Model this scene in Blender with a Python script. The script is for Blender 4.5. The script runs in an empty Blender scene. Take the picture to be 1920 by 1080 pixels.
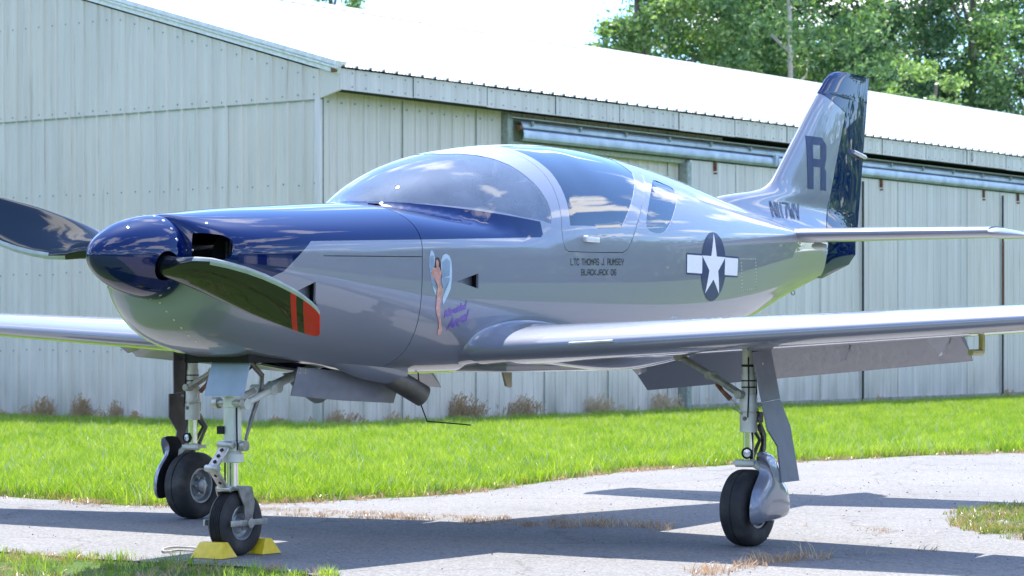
import bpy, bmesh, math, random
import numpy as np
from math import sin, cos, pi, radians, atan2, sqrt
from mathutils import Vector, Matrix

scene = bpy.context.scene
COL = scene.collection
random.seed(7); np.random.seed(7)

# ------------------------------------------------------------------ camera
CAM_Z = 0.965
cam = bpy.data.cameras.new('camera'); cam_ob = bpy.data.objects.new('camera', cam); COL.objects.link(cam_ob)
cam_ob.location = (0, 0, CAM_Z); cam_ob.rotation_euler = (radians(90), 0, 0)
cam.sensor_width = 36.0; cam.lens = 89.58; cam.shift_y = 95.4/1920
cam.clip_start = 0.1; cam.clip_end = 3000
cam.dof.use_dof = True; cam.dof.focus_distance = 12.2; cam.dof.aperture_fstop = 9
scene.camera = cam_ob

# ------------------------------------------------------------------ world and sun
SUN_DIR = Vector((0.02, 0.47, 1.0)).normalized()
SUN_EL = math.asin(SUN_DIR.z)
world = bpy.data.worlds.new('World'); scene.world = world; world.use_nodes = True
wn, wl = world.node_tree.nodes, world.node_tree.links
wn.clear()
w_out = wn.new('ShaderNodeOutputWorld')
sky = wn.new('ShaderNodeTexSky'); sky.sky_type = 'NISHITA'; sky.sun_disc = False
sky.sun_elevation = SUN_EL; sky.sun_rotation = math.atan2(SUN_DIR.x, SUN_DIR.y)
sky.air_density = 1.0; sky.dust_density = 0.6; sky.ozone_density = 1.2
w_bg = wn.new('ShaderNodeBackground'); w_bg.inputs['Strength'].default_value = 0.15
w_tc = wn.new('ShaderNodeTexCoord')
w_sep = wn.new('ShaderNodeSeparateXYZ'); wl.new(w_tc.outputs['Generated'], w_sep.inputs[0])
def wmath(op, a, b=None, c=None):
    n = wn.new('ShaderNodeMath'); n.operation = op
    for i, v in enumerate((a, b, c)):
        if v is None: continue
        if isinstance(v, (int, float)): n.inputs[i].default_value = v
        else: wl.new(v, n.inputs[i])
    return n.outputs[0]
zz = wmath('MAXIMUM', w_sep.outputs[2], 0.0)
den = wmath('ADD', zz, 0.16)
w_cmb = wn.new('ShaderNodeCombineXYZ')
wl.new(wmath('DIVIDE', w_sep.outputs[0], den), w_cmb.inputs[0]); wl.new(wmath('DIVIDE', w_sep.outputs[1], den), w_cmb.inputs[1])
w_ns = wn.new('ShaderNodeTexNoise'); w_ns.inputs['Scale'].default_value = 1.7; w_ns.inputs['Detail'].default_value = 9; w_ns.inputs['Roughness'].default_value = 0.56
w_ns.inputs['Distortion'].default_value = 0.25
wl.new(w_cmb.outputs[0], w_ns.inputs['Vector'])
w_mr = wn.new('ShaderNodeMapRange'); w_mr.interpolation_type = 'SMOOTHSTEP'
w_mr.inputs['From Min'].default_value = 0.53; w_mr.inputs['From Max'].default_value = 0.605
wl.new(w_ns.outputs['Fac'], w_mr.inputs['Value'])
w_mix = wn.new('ShaderNodeMix'); w_mix.data_type = 'RGBA'
w_tint = wn.new('ShaderNodeMix'); w_tint.data_type = 'RGBA'; w_tint.blend_type = 'MULTIPLY'; w_tint.inputs['Factor'].default_value = 1; w_tint.inputs[7].default_value = (.62, .82, 1.12, 1); wl.new(sky.outputs[0], w_tint.inputs[6])
wl.new(w_mr.outputs[0], w_mix.inputs['Factor']); wl.new(w_tint.outputs[2], w_mix.inputs[6]); w_mix.inputs[7].default_value = (8.5, 8.7, 9.3, 1)
wl.new(w_mix.outputs[2], w_bg.inputs['Color']); wl.new(w_bg.outputs[0], w_out.inputs['Surface'])

sun = bpy.data.lights.new('sun', 'SUN'); sun.energy = 4.0; sun.angle = radians(0.53); sun.color = (1.0, 0.955, 0.89)
sun_ob = bpy.data.objects.new('sun', sun); COL.objects.link(sun_ob)
sun_ob.rotation_euler = (-SUN_DIR).to_track_quat('-Z', 'Y').to_euler()
sun_ob.location = (0, 20, 30)

scene.view_settings.view_transform = 'Standard'; scene.view_settings.look = 'None'
scene.view_settings.gamma = 1; scene.view_settings.use_curve_mapping = False
scene.view_settings.exposure = 1.32
scene.cycles.use_denoising = True
scene.cycles.max_bounces = 10; scene.cycles.transparent_max_bounces = 16
scene.cycles.sample_clamp_indirect = 6

# ------------------------------------------------------------------ materials
class Mat:
    def __init__(s, name):
        s.m = bpy.data.materials.new(name); s.m.use_nodes = True
        s.n, s.l = s.m.node_tree.nodes, s.m.node_tree.links
        s.b = s.n['Principled BSDF']
    def new(s, t, **kw):
        n = s.n.new(t)
        for k, v in kw.items(): setattr(n, k, v)
        return n
    def math(s, op, a, b=None, c=None, clamp=False):
        n = s.n.new('ShaderNodeMath'); n.operation = op; n.use_clamp = clamp
        for i, v in enumerate((a, b, c)):
            if v is None: continue
            if isinstance(v, (int, float)): n.inputs[i].default_value = v
            else: s.l.new(v, n.inputs[i])
        return n.outputs[0]
    def coord(s, kind='Object', scale=(1, 1, 1)):
        tc = s.new('ShaderNodeTexCoord'); mp = s.new('ShaderNodeMapping'); mp.inputs['Scale'].default_value = scale
        s.l.new(tc.outputs[kind], mp.inputs[0]); return mp.outputs[0]
    def noise(s, vec, scale, detail=4, rough=0.5):
        n = s.new('ShaderNodeTexNoise'); n.inputs['Scale'].default_value = scale; n.inputs['Detail'].default_value = detail; n.inputs['Roughness'].default_value = rough
        s.l.new(vec, n.inputs['Vector']); return n.outputs['Fac']
    def ramp(s, fac, stops):
        r = s.new('ShaderNodeValToRGB'); e = r.color_ramp.elements
        while len(e) < len(stops): e.new(0.5)
        for k, (p, c) in enumerate(stops): e[k].position = p; e[k].color = (*c, 1) if len(c) == 3 else c
        s.l.new(fac, r.inputs[0]); return r.outputs[0]
    def mix(s, fac, a, b, blend='MIX'):
        n = s.new('ShaderNodeMix'); n.data_type = 'RGBA'; n.blend_type = blend
        for sock, v in ((n.inputs['Factor'], fac), (n.inputs[6], a), (n.inputs[7], b)):
            if isinstance(v, (int, float)): sock.default_value = v
            elif isinstance(v, tuple): sock.default_value = (*v, 1) if len(v) == 3 else v
            else: s.l.new(v, sock)
        return n.outputs[2]
    def bump(s, h, strength, dist=0.01):
        n = s.new('ShaderNodeBump'); n.inputs['Strength'].default_value = strength; n.inputs['Distance'].default_value = dist
        s.l.new(h, n.inputs['Height']); s.l.new(n.outputs[0], s.b.inputs['Normal'])
    def base(s, c):
        if isinstance(c, tuple): s.b.inputs['Base Color'].default_value = (*c, 1)
        else: s.l.new(c, s.b.inputs['Base Color'])
    def set(s, **kw):
        for k, v in kw.items():
            k = k.replace('_', ' ')
            if isinstance(v, (int, float)): s.b.inputs[k].default_value = v
            elif isinstance(v, tuple): s.b.inputs[k].default_value = v
            else: s.l.new(v, s.b.inputs[k])
        return s

def simple(name, c, rough=0.5, metal=0.0, coat=0.0, var=0.12, vs=18, bump=0.0):
    M = Mat(name); v = M.coord()
    f = M.noise(v, vs, 5)
    lo = tuple(x*(1-var) for x in c); hi = tuple(min(1, x*(1+var)) for x in c)
    M.base(M.ramp(f, [(0.3, lo), (0.7, hi)]))
    M.set(Roughness=rough, Metallic=metal, Coat_Weight=coat, Coat_Roughness=0.03)
    if bump: M.bump(M.noise(v, vs*6, 3), bump, 0.004)
    return M.m

# ------------------------------------------------------------------ mesh helpers
def link(name, me, mats=None, parent=None, loc=None, smooth=False, kind=None, label=None):
    if mats is not None:
        for m in (mats if isinstance(mats, (list, tuple)) else [mats]): me.materials.append(m)
    if smooth: me.polygons.foreach_set('use_smooth', [True]*len(me.polygons))
    o = bpy.data.objects.new(name, me); COL.objects.link(o)
    if parent is not None: o.parent = parent
    if loc is not None: o.location = loc
    if kind: o['kind'] = kind
    if label: o['label'] = label
    return o
def pydata(name, V, Fc):
    me = bpy.data.meshes.new(name); me.from_pydata([tuple(map(float, v)) for v in V], [], Fc); me.validate(); me.update(); return me
def tag(o, label=None, cat=None, group=None, kind=None):
    if label: o['label'] = label
    if cat: o['category'] = cat
    if group: o['group'] = group
    if kind: o['kind'] = kind
    return o
def empty(name, loc=(0, 0, 0), rz=0):
    o = bpy.data.objects.new(name, None); COL.objects.link(o); o.location = loc; o.rotation_euler = (0, 0, rz); o.empty_display_size = 0.2; return o
def sharp(me, ang=35):
    bm = bmesh.new(); bm.from_mesh(me)
    for f in bm.faces: f.smooth = True
    a = radians(ang)
    for e in bm.edges:
        if len(e.link_faces) == 2 and e.calc_face_angle(0) > a: e.smooth = False
    bm.to_mesh(me); bm.free(); return me

class MB:
    """collects shapes into one mesh"""
    def __init__(s): s.v = []; s.f = []; s.mi = []
    def add(s, V, Fc, mi=0):
        k = len(s.v); s.v += [tuple(map(float, v)) for v in V]; s.f += [tuple(i+k for i in f) for f in Fc]; s.mi += [mi]*len(Fc); return s
    def box(s, c, d, R=None, mi=0):
        V = [Vector(((i-.5)*d[0], (j-.5)*d[1], (k-.5)*d[2])) for i in (0, 1) for j in (0, 1) for k in (0, 1)]
        if R is not None: V = [R @ v for v in V]
        V = [v+Vector(c) for v in V]
        return s.add(V, [(0, 1, 3, 2), (4, 6, 7, 5), (0, 4, 5, 1), (2, 3, 7, 6), (0, 2, 6, 4), (1, 5, 7, 3)], mi)
    def tube(s, pts, r, n=14, cap=True, mi=0):
        pts = [Vector(p) for p in pts]; rs = r if isinstance(r, (list, tuple)) else [r]*len(pts)
        V = []; up = None
        for i, p in enumerate(pts):
            t = (pts[min(i+1, len(pts)-1)]-pts[max(i-1, 0)]).normalized()
            if up is None: up = Vector((0, 0, 1)) if abs(t.z) < .9 else Vector((1, 0, 0))
            a = (up-t*up.dot(t)).normalized(); b = t.cross(a); up = a
            V += [p+(a*cos(2*pi*k/n)+b*sin(2*pi*k/n))*rs[i] for k in range(n)]
        Fc = [(i*n+k, i*n+(k+1) % n, (i+1)*n+(k+1) % n, (i+1)*n+k) for i in range(len(pts)-1) for k in range(n)]
        if cap: Fc += [tuple(range(n-1, -1, -1)), tuple((len(pts)-1)*n+k for k in range(n))]
        return s.add(V, Fc, mi)
    def cyl(s, a, b, r, r2=None, n=20, mi=0): return s.tube([a, b], [r, r2 if r2 is not None else r], n, True, mi)
    def lathe(s, c, ax, prof, n=32, mi=0, mifn=None):
        """prof: (along axis, radius)"""
        ax = Vector(ax).normalized(); up = Vector((0, 0, 1)) if abs(ax.z) < .9 else Vector((1, 0, 0))
        a = (up-ax*up.dot(ax)).normalized(); b = ax.cross(a); c = Vector(c); V = []
        for (h, r) in prof: V += [c+ax*h+(a*cos(2*pi*k/n)+b*sin(2*pi*k/n))*max(r, 1e-5) for k in range(n)]
        k0 = len(s.v); s.v += [tuple(v) for v in V]
        for i in range(len(prof)-1):
            for k in range(n):
                s.f.append(tuple(k0+q for q in (i*n+k, i*n+(k+1) % n, (i+1)*n+(k+1) % n, (i+1)*n+k))); s.mi.append(mifn(i) if mifn else mi)
        return s
    def prism(s, poly, y0, y1, mi=0):
        """poly: (x, z) outline, extruded along y"""
        n = len(poly); V = [(x, y0, z) for x, z in poly]+[(x, y1, z) for x, z in poly]
        return s.add(V, [tuple(range(n)), tuple(range(2*n-1, n-1, -1))]+[(i, i+n, (i+1) % n+n, (i+1) % n) for i in range(n)], mi)
    def mesh(s, name='mesh'):
        me = pydata(name, s.v, s.f)
        return me
    def build(s, name, mats, parent=None, smooth=True, bevel=0, ang=35, **kw):
        me = bpy.data.meshes.new(name); me.from_pydata(s.v, [], s.f)
        me.polygons.foreach_set('material_index', s.mi)
        bm = bmesh.new(); bm.from_mesh(me)
        bmesh.ops.recalc_face_normals(bm, faces=bm.faces)
        if bevel:
            es = [e for e in bm.edges if len(e.link_faces) == 2 and e.calc_face_angle(0) > radians(40)]
            bmesh.ops.bevel(bm, geom=es, offset=bevel, segments=2, affect='EDGES', profile=.6)
        bm.to_mesh(me); bm.free()
        if smooth: sharp(me, ang)
        return link(name, me, mats, parent, **kw)

def boolean(me, cutters, op='DIFFERENCE'):
    """apply a list of cutter meshes to mesh me, return a new mesh"""
    a = bpy.data.objects.new('tmp', me); COL.objects.link(a); tmp = [a]
    for c in cutters:
        o = bpy.data.objects.new('tmp', c); COL.objects.link(o); tmp.append(o)
        m = a.modifiers.new('b', 'BOOLEAN'); m.object = o; m.operation = op; m.solver = 'EXACT'; m.use_self = False
    dg = bpy.context.evaluated_depsgraph_get()
    res = bpy.data.meshes.new_from_object(a.evaluated_get(dg))
    for o in tmp: bpy.data.objects.remove(o)
    for c in cutters: bpy.data.meshes.remove(c)
    return res
def fixn(me):
    bm = bmesh.new(); bm.from_mesh(me); bmesh.ops.recalc_face_normals(bm, faces=bm.faces); bm.to_mesh(me); bm.free(); return me

# ------------------------------------------------------------------ aircraft frame (x forward, y to port, z up)
HEAD = 0.57562; S_, C_ = sin(HEAD), cos(HEAD)
ACX, ACY = 10.570, 7.216                      # camera position seen from the aircraft
FPX, HOR = 4777.67, 635.39
def ray(u, v):
    a = (u-960)/FPX; b = (HOR-v)/FPX
    return (-a*S_-C_, a*C_-S_, b)
def on_y(u, v, y):
    d = ray(u, v); t = (y-ACY)/d[1]; return (ACX+t*d[0], CAM_Z+t*d[2])
def on_x(u, v, x):
    d = ray(u, v); t = (x-ACX)/d[0]; return (ACY+t*d[1], CAM_Z+t*d[2])
def ground(u, v):
    """scene point on the ground seen at a place in the photograph"""
    Y = FPX*CAM_Z/(v-HOR); return ((u-960)/FPX*Y, Y)

# ================================================================== GROUND
def ground_mats():
    M = Mat('field_ground'); v = M.coord()
    f = M.noise(v, 0.35, 6); g = M.noise(v, 9, 4)
    M.base(M.mix(g, M.ramp(f, [(0.35, (.045, .095, .018)), (0.65, (.075, .14, .026))]), (.09, .13, .04))); M.set(Roughness=0.95, Specular_IOR_Level=0.1)
    M.bump(g, 0.6, 0.03)
    return M.m
FIELD = ground_mats()
def asphalt():
    M = Mat('old_asphalt'); v = M.coord()
    big = M.noise(v, 0.5, 6, .6); mid = M.noise(v, 7, 5, .6)
    vo = M.new('ShaderNodeTexVoronoi'); vo.inputs['Scale'].default_value = 95; M.l.new(v, vo.inputs['Vector'])
    c = M.ramp(big, [(0.3, (.195, .192, .190)), (0.7, (.255, .246, .234))])
    c = M.mix(M.math('MULTIPLY', mid, .5), c, (.26, .255, .245))
    st = M.ramp(vo.outputs['Color'], [(0.0, (.45, .45, .46)), (0.45, (.9, .9, .9)), (0.8, (1.1, 1.1, 1.1)), (1.0, (1.7, 1.65, 1.6))])
    c = M.mix(.85, c, st, 'MULTIPLY')
    # fine hairline cracks
    v2 = M.new('ShaderNodeTexVoronoi'); v2.feature = 'DISTANCE_TO_EDGE'; v2.inputs['Scale'].default_value = .55
    wob = M.new('ShaderNodeVectorMath'); wob.operation = 'ADD'; nz = M.new('ShaderNodeTexNoise'); nz.inputs['Scale'].default_value = 2.2; nz.inputs['Detail'].default_value = 5
    M.l.new(v, nz.inputs['Vector']); sc = M.new('ShaderNodeVectorMath'); sc.operation = 'SCALE'; sc.inputs['Scale'].default_value = .55
    M.l.new(nz.outputs['Color'], sc.inputs[0]); M.l.new(v, wob.inputs[0]); M.l.new(sc.outputs[0], wob.inputs[1]); M.l.new(wob.outputs[0], v2.inputs['Vector'])
    cr = M.ramp(v2.outputs['Distance'], [(0.0, (.72, .70, .67)), (0.004, (.85, .83, .8)), (0.008, (1, 1, 1))])
    c = M.mix(1.0, c, cr, 'MULTIPLY')
    c = M.mix(M.ramp(M.noise(v, 1.7, 5, .55), [(.60, (0, 0, 0)), (.70, (.30, .30, .30))]), c, (.10, .10, .10))
    M.base(c); M.set(Roughness=0.9, Specular_IOR_Level=0.25)
    M.bump(M.math('ADD', vo.outputs['Distance'], M.math('MULTIPLY', mid, .6)), 0.35, 0.006)
    return M.m
ASPH = asphalt()
o = link('grass_field', pydata('grass_field', [(-900, -900, -.008), (900, -900, -.008), (900, 1600, -.008), (-900, 1600, -.008)], [(0, 1, 2, 3)]), FIELD, kind='structure')
# edge of the tarmac against the lawn, from left to right
EDGE = [ground(u, v) for u, v in [(-700, 925), (-300, 925), (0, 931), (120, 938), (230, 948), (350, 950), (470, 946), (600, 941), (700, 936), (780, 931), (850, 926), (930, 917), (1000, 907), (1100, 893), (1180, 883), (1300, 876), (1400, 870), (1530, 864), (1700, 856), (1920, 848), (2300, 838)]]
def jag(poly, step=.25, amp=.05, seed=3):
    rn = random.Random(seed); out = []
    for (a, b) in zip(poly[:-1], poly[1:]):
        n = max(1, int(math.dist(a, b)/step))
        for k in range(n):
            t = k/n; out.append((a[0]+(b[0]-a[0])*t+rn.uniform(-amp, amp)*.3, a[1]+(b[1]-a[1])*t+rn.uniform(-amp, amp)))
    out.append(poly[-1]); return out
EDGEJ = jag(EDGE)
n = len(EDGEJ)
NEAR = [(-60, 10.6), (-6, 11.2)]+[ground(u, v) for u, v in [(-200, 1016), (0, 1034), (150, 1046), (330, 1056), (500, 1064), (640, 1086)]]+[(.3, 8.6), (2.2, 5.0), (6, 0), (14, -8), (30, -25), (60, -60)]
def near_y(x): return float(np.interp(x, [p[0] for p in NEAR], [p[1] for p in NEAR]))
V = [(x, y, 0) for x, y in EDGEJ]+[(x*3 if i in (0, n-1) else x, near_y(x), 0) for i, (x, y) in enumerate(EDGEJ)]
link('tarmac', pydata('tarmac', V, [(i+n, i+1+n, i+1, i) for i in range(n-1)]), ASPH, kind='structure')

# lawn between the tarmac and the hangar
TH_C = (-1.825, 27.0); LX, LY = .597, .802
lawn_poly = [(EDGEJ[0][0], 42)]+[(x, y) for x, y in EDGEJ]+[(EDGEJ[-1][0]+8, 42)]
M = Mat('lawn_soil'); v = M.coord(); f = M.noise(v, 5, 5)
M.base(M.ramp(f, [(0.35, (.06, .12, .015)), (0.7, (.10, .16, .03))])); M.set(Roughness=1.0, Specular_IOR_Level=0.0); LAWN = M.m
bm = bmesh.new(); fv = [bm.verts.new((x, y, -.004)) for x, y in lawn_poly]; bm.faces.new(fv); bmesh.ops.triangulate(bm, faces=bm.faces)
me = bpy.data.meshes.new('lawn'); bm.to_mesh(me); bm.free(); fixn(me)
lawn = link('lawn', me, LAWN, kind='structure')

# ------------------------------------------------------------------ grass
def blade_mat(name, stops, trans=.45, scale=3.0, tcol=None):
    M = Mat(name); M.n.remove(M.b); out = M.n['Material Output']
    oi = M.new('ShaderNodeObjectInfo'); geo = M.new('ShaderNodeNewGeometry')
    pat = M.noise(geo.outputs['Position'], scale, 4)
    fac = M.math('ADD', M.math('MULTIPLY', pat, .6), M.math('MULTIPLY', oi.outputs['Random'], .4))
    c = M.ramp(fac, stops)
    d = M.new('ShaderNodeBsdfPrincipled'); d.inputs['Roughness'].default_value = .34; d.inputs['Specular IOR Level'].default_value = .75; M.l.new(c, d.inputs['Base Color'])
    t = M.new('ShaderNodeBsdfTranslucent')
    M.l.new(M.mix(1.0, c, tcol or (1.5, 1.35, .7), 'MULTIPLY'), t.inputs['Color'])
    mx = M.new('ShaderNodeMixShader'); mx.inputs[0].default_value = trans
    M.l.new(d.outputs[0], mx.inputs[1]); M.l.new(t.outputs[0], mx.inputs[2]); M.l.new(mx.outputs[0], out.inputs['Surface'])
    return M.m
GRASS = blade_mat('grass_blade', [(0.20, (.085, .20, .014)), (0.48, (.22, .37, .024)), (0.78, (.44, .54, .15))], .50, tcol=(1.45, 1.35, .55))
GRASS_LOW = blade_mat('grass_blade_tired', [(0.25, (.12, .19, .03)), (0.55, (.20, .27, .05)), (0.8, (.36, .30, .12))], .4)
DRY = blade_mat('dry_grass_blade', [(0.2, (.34, .20, .11)), (0.5, (.50, .32, .19)), (0.8, (.62, .46, .31))], .3, tcol=(1, .95, .85))
WEED = blade_mat('dry_weed', [(0.2, (.42, .28, .15)), (0.5, (.55, .40, .23)), (0.8, (.64, .51, .33))], .25, tcol=(1, .95, .85))
def tuft(name, mat, nb, h, spread, lean, w, seed, curl=.4):
    rn = random.Random(seed); V = []; Fc = []
    for _ in range(nb):
        a = rn.uniform(0, 2*pi); r = spread*sqrt(rn.random()); px, py = r*cos(a), r*sin(a)
        hh = h*rn.uniform(.5, 1.15); d = rn.uniform(0, 2*pi); ln = lean*rn.uniform(.2, 1.3); fa = rn.uniform(0, pi)
        wx, wy = cos(fa)*w/2, sin(fa)*w/2; k = len(V)
        for t, ww in ((0, 1), (.5, .85)):
            cx = px+cos(d)*ln*hh*t**1.8; cy = py+sin(d)*ln*hh*t**1.8; cz = hh*t*(1-curl*ln*t*.5)
            V += [(cx-wx*ww, cy-wy*ww, cz), (cx+wx*ww, cy+wy*ww, cz)]
        V.append((px+cos(d)*ln*hh, py+sin(d)*ln*hh, hh*(1-curl*ln*.5)))
        Fc += [(k, k+1, k+3, k+2), (k+2, k+3, k+4)]
    me = pydata(name, V, Fc); me.materials.append(mat); me.polygons.foreach_set('use_smooth', [True]*len(me.polygons))
    return bpy.data.objects.new(name, me)
def scatter(name, polys, tufts, density, seed=0, smin=.7, smax=1.3, dens_noise=None, label=None, z=0.0):
    """one object: clumps of blades strewn over the polygons by geometry nodes"""
    bm = bmesh.new()
    for P in polys: bm.faces.new([bm.verts.new((x, y, z)) for x, y in P])
    bmesh.ops.recalc_face_normals(bm, faces=bm.faces)
    for f in bm.faces:
        if f.normal.z < 0: f.normal_flip()
    bmesh.ops.triangulate(bm, faces=bm.faces)
    me = bpy.data.meshes.new(name); bm.to_mesh(me); bm.free()
    o = link(name, me, None, kind='stuff')
    if label: o['label'] = label
    ng = bpy.data.node_groups.new(name, 'GeometryNodeTree')
    ng.interface.new_socket('Geometry', in_out='INPUT', socket_type='NodeSocketGeometry'); ng.interface.new_socket('Geometry', in_out='OUTPUT', socket_type='NodeSocketGeometry')
    N, L = ng.nodes, ng.links
    gi, go = N.new('NodeGroupInput'), N.new('NodeGroupOutput')
    dp = N.new('GeometryNodeDistributePointsOnFaces'); dp.inputs['Density'].default_value = density; dp.inputs['Seed'].default_value = seed
    L.new(gi.outputs[0], dp.inputs['Mesh'])
    if dens_noise:
        nz = N.new('ShaderNodeTexNoise'); nz.inputs['Scale'].default_value = dens_noise[0]; nz.inputs['Detail'].default_value = 4
        mr = N.new('ShaderNodeMapRange'); mr.inputs['From Min'].default_value = dens_noise[1]; mr.inputs['From Max'].default_value = dens_noise[2]; mr.inputs['To Max'].default_value = density
        L.new(nz.outputs['Fac'], mr.inputs['Value'])
        # thinning is done by deleting points where the noise is low
        dp.distribute_method = 'RANDOM'
        rv0 = N.new('FunctionNodeRandomValue'); rv0.data_type = 'FLOAT'; rv0.inputs[2].default_value = 0; rv0.inputs[3].default_value = density
        cp = N.new('FunctionNodeCompare'); cp.data_type = 'FLOAT'; cp.operation = 'GREATER_THAN'
        L.new(rv0.outputs[1], cp.inputs[0]); L.new(mr.outputs[0], cp.inputs[1])
        dl = N.new('GeometryNodeDeleteGeometry'); dl.domain = 'POINT'; L.new(dp.outputs['Points'], dl.inputs[0]); L.new(cp.outputs[0], dl.inputs[1]); pts = dl.outputs[0]
    else: pts = dp.outputs['Points']
    g2i = N.new('GeometryNodeGeometryToInstance')
    for t in tufts:
        oi = N.new('GeometryNodeObjectInfo'); oi.inputs['Object'].default_value = t; oi.transform_space = 'ORIGINAL'
        L.new(oi.outputs['Geometry'], g2i.inputs[0])
    iop = N.new('GeometryNodeInstanceOnPoints'); iop.inputs['Pick Instance'].default_value = True
    L.new(pts, iop.inputs['Points']); L.new(g2i.outputs[0], iop.inputs['Instance'])
    rr = N.new('FunctionNodeRandomValue'); rr.data_type = 'FLOAT_VECTOR'; rr.inputs[0].default_value = (-.12, -.12, 0); rr.inputs[1].default_value = (.12, .12, 6.283)
    rs = N.new('FunctionNodeRandomValue'); rs.data_type = 'FLOAT'; rs.inputs[2].default_value = smin; rs.inputs[3].default_value = smax; rs.inputs['Seed'].default_value = 5
    L.new(rr.outputs[0], iop.inputs['Rotation']); L.new(rs.outputs[1], iop.inputs['Scale'])
    L.new(iop.outputs[0], go.inputs[0])
    md = o.modifiers.new('strew', 'NODES'); md.node_group = ng
    return o
TG = [tuft('grass_tuft', GRASS, 15, .105, .055, .6, .0050, s) for s in range(4)]
GLINT = blade_mat('glint_blade', [(0.3, (.42, .50, .30)), (0.7, (.60, .64, .50))], .3, tcol=(1, 1, .9))  # pale blade colour stands for sun glints on the grass
TGL = [tuft('glint_grass_tuft', GLINT, 3, .12, .05, .7, .006, 44+s) for s in range(2)]
TL = [tuft('low_grass_tuft', GRASS_LOW, 12, .055, .05, .9, .006, 10+s) for s in range(3)]
TD = [tuft('dry_grass_tuft', DRY, 11, .045, .06, 1.2, .0045, 20+s) for s in range(3)]
def band(poly, d0, d1, x0=-1e9, x1=1e9):
    """strip that follows the edge line at depth offsets d0..d1 (away from the camera)"""
    P = [(x, y) for x, y in poly if x0 <= x <= x1]
    return [[(a[0], a[1]+d0), (b[0], b[1]+d0), (b[0], b[1]+d1), (a[0], a[1]+d1)] for a, b in zip(P[:-1], P[1:])]
EV = [p for p in EDGEJ if -5.2 < p[0] < 6.3]
vis = [(-7.2, 31.5), (-5.2, EV[0][1]+.05)]+[(x, y+.06) for x, y in EV]+[(EV[-1][0]+.5, EV[-1][1]), (10.5, 43.5), (-1.7, 27.15), (-2.2, 27.2)]
near = [(-5.2, EV[0][1]+.05)]+[(x, y+.06) for x, y in EV]+[(5.2, 21.6), (-4.9, 21.6)]
scatter('lawn_grass', [near], TG, 330, 1, .55, 1.25)
farp = [(-6.9, 21.6), (5.4, 21.6), (6.2, EV[-1][1]+.4), (11.2, 44.6), (9.9, 42.8), (-1.66, 27.2), (-1.8, 26.97), (-8.2, 31.8)]
scatter('far_lawn_grass', [farp], TG, 230, 2, .7, 1.3)
scatter('glint_grass_blades', [near, farp], TGL, 42, 13, .5, 1.2)
scatter('tired_verge_grass', band(EDGEJ, -.02, .75, -5.2, -1.0), TL, 330, 3, .7, 1.3, (1.6, .38, .6))
scatter('verge_grass', band(EDGEJ, -.04, .30, -1.2, 6.3), TL, 260, 4, .7, 1.4, (2.2, .4, .62))
scatter('dry_verge_thatch', band(EDGEJ, -.22, .28, -5.2, 6.3), TD, 260, 5, .5, 1.2, (1.8, .42, .64))
# nearest turf at the bottom left of the picture
p1 = [(-3.2, 9.6)]+[ground(u, v) for u, v in [(-120, 1018), (0, 1030), (60, 1040), (150, 1042), (240, 1046), (330, 1052), (420, 1056), (500, 1060), (560, 1070), (640, 1082)]]+[(-.9, 9.6)]
scatter('near_turf', [p1], TL+TG[:1], 380, 6, .30, .72, (2.4, .38, .56))
scatter('near_turf_thatch', [p1], TD, 200, 16, .4, .9, (2.0, .42, .6))
# turf island at the right
p2 = [ground(u, v) for u, v in [(1765, 962), (1840, 953), (1990, 948), (1990, 1018), (1900, 1012), (1850, 1008), (1790, 985)]]
scatter('turf_island', [p2], TL, 330, 7, .5, 1.1, (3, .34, .5))
scatter('turf_island_thatch', [p2], TD, 260, 8, .5, 1.1, (3, .38, .55))
# dry growth in the joints of the tarmac
def seam_poly(pix, half):
    P = [ground(u, v) for u, v in pix]; return [[(a[0], a[1]-half), (b[0], b[1]-half), (b[0], b[1]+half), (a[0], a[1]+half)] for a, b in zip(P[:-1], P[1:])]
seam1 = [(470, 958), (600, 964), (700, 968), (800, 972), (900, 976), (1000, 982), (1080, 985)]
scatter('dry_grass_in_long_joint', seam_poly(seam1, .26), TD, 520, 9, .25, .75, (2.0, .40, .60))
seam2 = [(1040, 980), (1100, 986), (1180, 986), (1250, 992)]
TW = [tuft('weed_tuft', WEED, 14, .07, .07, 1.1, .0045, 30+s) for s in range(3)]
scatter('withered_weeds_in_joint', seam_poly(seam2, .13), TW+TD, 420, 10, .4, 1.15, (3, .34, .52))
seam3 = [(1460, 985), (1560, 992), (1700, 1000), (1800, 1002)]
scatter('dry_grass_by_main_wheel', seam_poly(seam3, .10), TD, 170, 11, .35, .8, (3, .44, .62))
seam4 = [(1306, 1076), (1370, 1068), (1430, 1056), (1490, 1050), (1535, 1044)]
scatter('thin_dry_grass_in_near_joint', seam_poly([(1535, 1044), (1620, 1040), (1740, 1034), (1790, 1030)], .035), TD+TW[:1], 240, 15, .3, .8)
scatter('dry_grass_in_near_joint', seam_poly(seam4, .12), TD+TW[:1], 560, 12, .4, 1.3, (2.6, .30, .52))

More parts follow.
